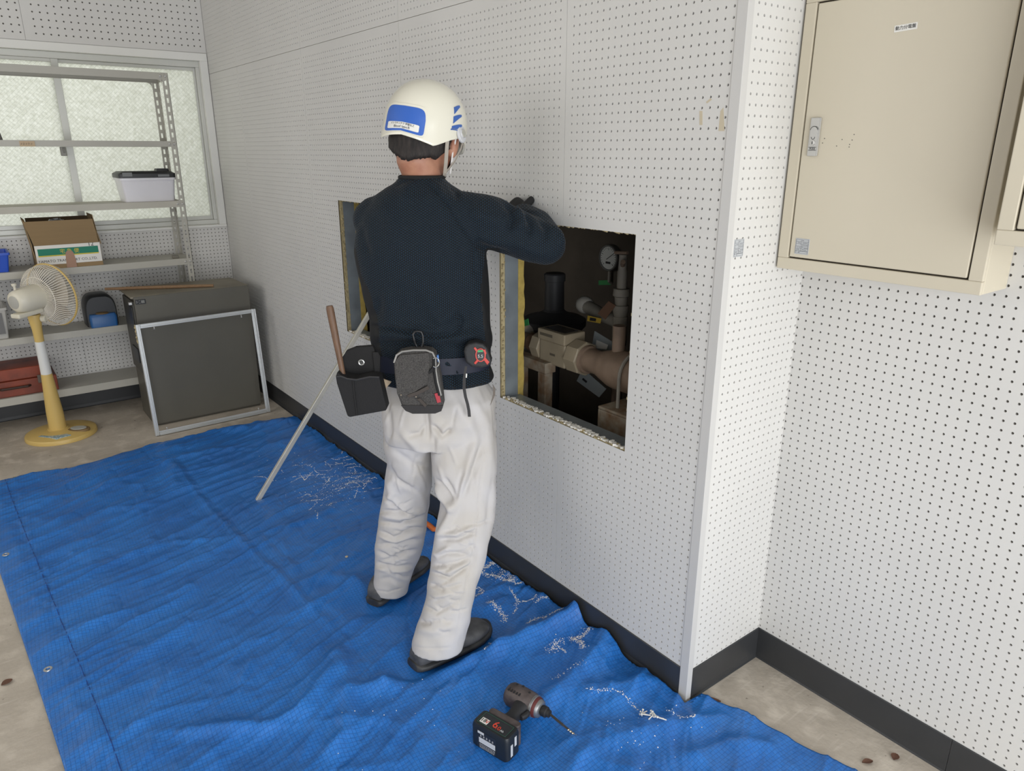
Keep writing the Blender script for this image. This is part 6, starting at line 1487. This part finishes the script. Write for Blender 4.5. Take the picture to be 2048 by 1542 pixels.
MB().lathe(gcn + MAN_N * .0002, -MAN_N, [(0, .0054), (.0004, .0054)], 18).build('eyelet_hole', M_slot, tp)
a, b = atM(*c5([(90, 152)])[0], -.135), atM(*c5([(228, 850)])[0], -.145)
d = b - a
hm_ = MB().tube([a + d * t for t in (0, .04, .1, .4, .7, 1.0, 1.35)], [.0085, .0102, .0104, .0096, .0082, .0072, .007], 14).build('hammer', mat('brown_wood_handle', (112, 84, 64), .55, var=.35, vscale=10, stretch=(30, 30, 3)), smooth=True)
hm_.name = 'hammer'; tag(hm_, 'long brown wooden tool handle standing in the black tool pouch', 'tool')
hbag = thing('waist_bag', 'heather grey zipped waist bag with red tag hanging at the back of the belt', 'bag', atM(*c5([(950, 900)])[0], -.16))
bb_ = slab([(708, 720), (722, 645), (765, 602), (850, 584), (1000, 577), (1070, 588), (1108, 622), (1128, 700), (1160, 850), (1176, 980), (1190, 1110), (1172, 1172), (1110, 1198), (890, 1200), (822, 1172), (780, 1112), (742, 1010), (718, 860)], -.178, .052).build('body', M_heath, hbag, bevel=.010, seg=4)
slab([(716, 700), (770, 628), (1048, 604), (1056, 720), (1040, 900), (842, 1032), (742, 1008)], -.1835, .006).build('flap', M_heath, hbag, bevel=.0015)
slab([(778, 1112), (1186, 1112), (1170, 1168), (1110, 1192), (892, 1194), (824, 1166)], -.1805, .004).build('bottom_band', mat('charcoal_band', (44, 42, 42), .8, bump=.3, bscale=300), hbag, bevel=.001)
MB().tube([atM(*p, -.180) for p in c5([(714, 700), (738, 628), (790, 594), (900, 580), (1020, 580), (1085, 604), (1110, 660), (1116, 780), (1132, 880), (1166, 1015)])], .0028, 8).build('zipper', mat('silver_zip', (150, 148, 144), .4, metal=.4), hbag, smooth=True)
MB().tube([atM(*p, -.181) for p in c5([(1098, 660), (1102, 780), (1118, 890), (1150, 1015)])], .0042, 6).build('zipper_tape', M_cnv, hbag, smooth=True)
M_lth = mat('dark_brown_leather', (58, 50, 44), .6)
slab([(836, 1024), (850, 1008), (940, 975), (1040, 922), (1052, 955), (950, 1010), (862, 1038)], -.186, .002).build('strap', M_lth, hbag, bevel=.0006)
slab([(935, 1050), (965, 1042), (1030, 1110), (1012, 1134)], -.186, .002).build('strap', M_lth, hbag, bevel=.0006)
slab([(1045, 790), (1090, 740), (1092, 790), (1050, 812)], -.186, .003).build('ring_loop', M_cnv, hbag, bevel=.0006)
rc = c5([(1112, 699)])[0]
MB().tube([atM(rc[0] + 7.6 * math.cos(t), rc[1] + 9.4 * math.sin(t), -.1865) for t in np.linspace(-2.2, 2.2, 16)], .0014, 6).build('d_ring', mat('nickel_ring', (190, 188, 180), .25, metal=.8), hbag, smooth=True)
slab([(1102, 1000), (1144, 990), (1166, 1080), (1130, 1090)], -.1825, .003).build('red_tag', mat('crimson_tag', (168, 52, 62), .6), hbag, bevel=.0004)
mb = MB()
for px_, py_3 in c5([(781, 1012), (926, 1028)]): mb.lathe(atM(px_, py_3, -.186), -MAN_N, [(0, .0024), (.0012, .002)], 10)
mb.stuff().build('rivet', mat('dull_rivet', (150, 140, 126), .3, metal=.7), hbag)
slab([(1124, 630), (1142, 628), (1146, 690), (1130, 700)], -.16, .008).build('pen_clip', mat('sky_blue_plastic', (84, 130, 196), .4), hbag, bevel=.001)
cb_ = MB().tube([atM(*p, -.145) for p in c5([(905, 470), (897, 430), (915, 402), (945, 396), (978, 404), (992, 440), (994, 500), (988, 545), (960, 556), (932, 548), (915, 510)])], .0032, 8, closed=True).build('carabiner', mat('black_anodised', (38, 38, 40), .3, metal=.5), smooth=True)
tag(cb_, 'black snap hook clipped on the belt above the grey waist bag', 'carabiner')
MB().tube([atM(*p, -.146) for p in c5([(968, 550), (972, 590)])], .005, 8).build('strap', M_cnv, cb_)
# tape measure
tm = thing('tape_measure', 'black and red tape measure clipped at the right side of the belt', 'tape measure', atM(*c5([(1520, 640)])[0], -.10))
tb = slab([(1383, 600), (1395, 555), (1430, 522), (1500, 506), (1570, 520), (1612, 560), (1640, 640), (1655, 690), (1635, 735), (1560, 757), (1460, 745), (1400, 700)], -.142, .045).build('case', M_rub, tm, bevel=.007, seg=3)
M_redp = mat('red_clear_plastic', (196, 58, 50), .25)
for p in ([(1480, 560), (1495, 550), (1530, 592), (1515, 612)], [(1482, 705), (1520, 660), (1535, 675), (1500, 718)], [(1570, 665), (1592, 650), (1632, 695), (1612, 722)], [(1570, 585), (1590, 570), (1604, 610), (1588, 640)]):
    slab(p, -.1445, .003).build('red_accent', M_redp, tb, bevel=.0006)
fc = c5([(1547, 628)])[0]
ell = lambda a_, b_, d_: [atM(fc[0] + a_ * math.cos(t), fc[1] + b_ * math.sin(t), d_) for t in np.arange(24) * 2 * math.pi / 24]
MB().prism(ell(10.5, 13.5, -.1452), MAN_N * .0022).build('face_ring', M_redp, tb)
MB().prism(ell(8, 11.5, -.1458), MAN_N * .002).build('face', mat('face_black', (34, 34, 36), .4), tb)
MB().prism([atM(*p, -.1464) for p in c5([(1518, 582), (1568, 578), (1572, 596), (1520, 600)])], MAN_N * .001).build('green_mark', mat('mark_green', (60, 160, 100), .5), tb)
text('face_lettering', '5.5', .0125, M_lg, atM(*c5([(1546, 640)])[0], -.1464), MAN_E, UP, tb, .0002)
sp_ = c5([(1408, 735), (1398, 790), (1390, 860), (1388, 950), (1402, 1030), (1422, 1100), (1434, 1160), (1440, 1222)]); rows = []
for k, p in enumerate(sp_):
    w = 2.4 if k < 2 else 3.1; rows.append([atM(p[0] - w, p[1], -.143), atM(p[0] + w, p[1], -.143), atM(p[0] + w, p[1], -.139), atM(p[0] - w, p[1], -.139)])
lan = MB().loft(rows).build('lanyard', mat('charcoal_lanyard', (50, 48, 48), .7), tm)
MB().prism([atM(*p, -.1435) for p in c5([(1406, 805), (1418, 808), (1415, 846), (1404, 844)])], MAN_N * .001).build('white_patch', M_white, lan)
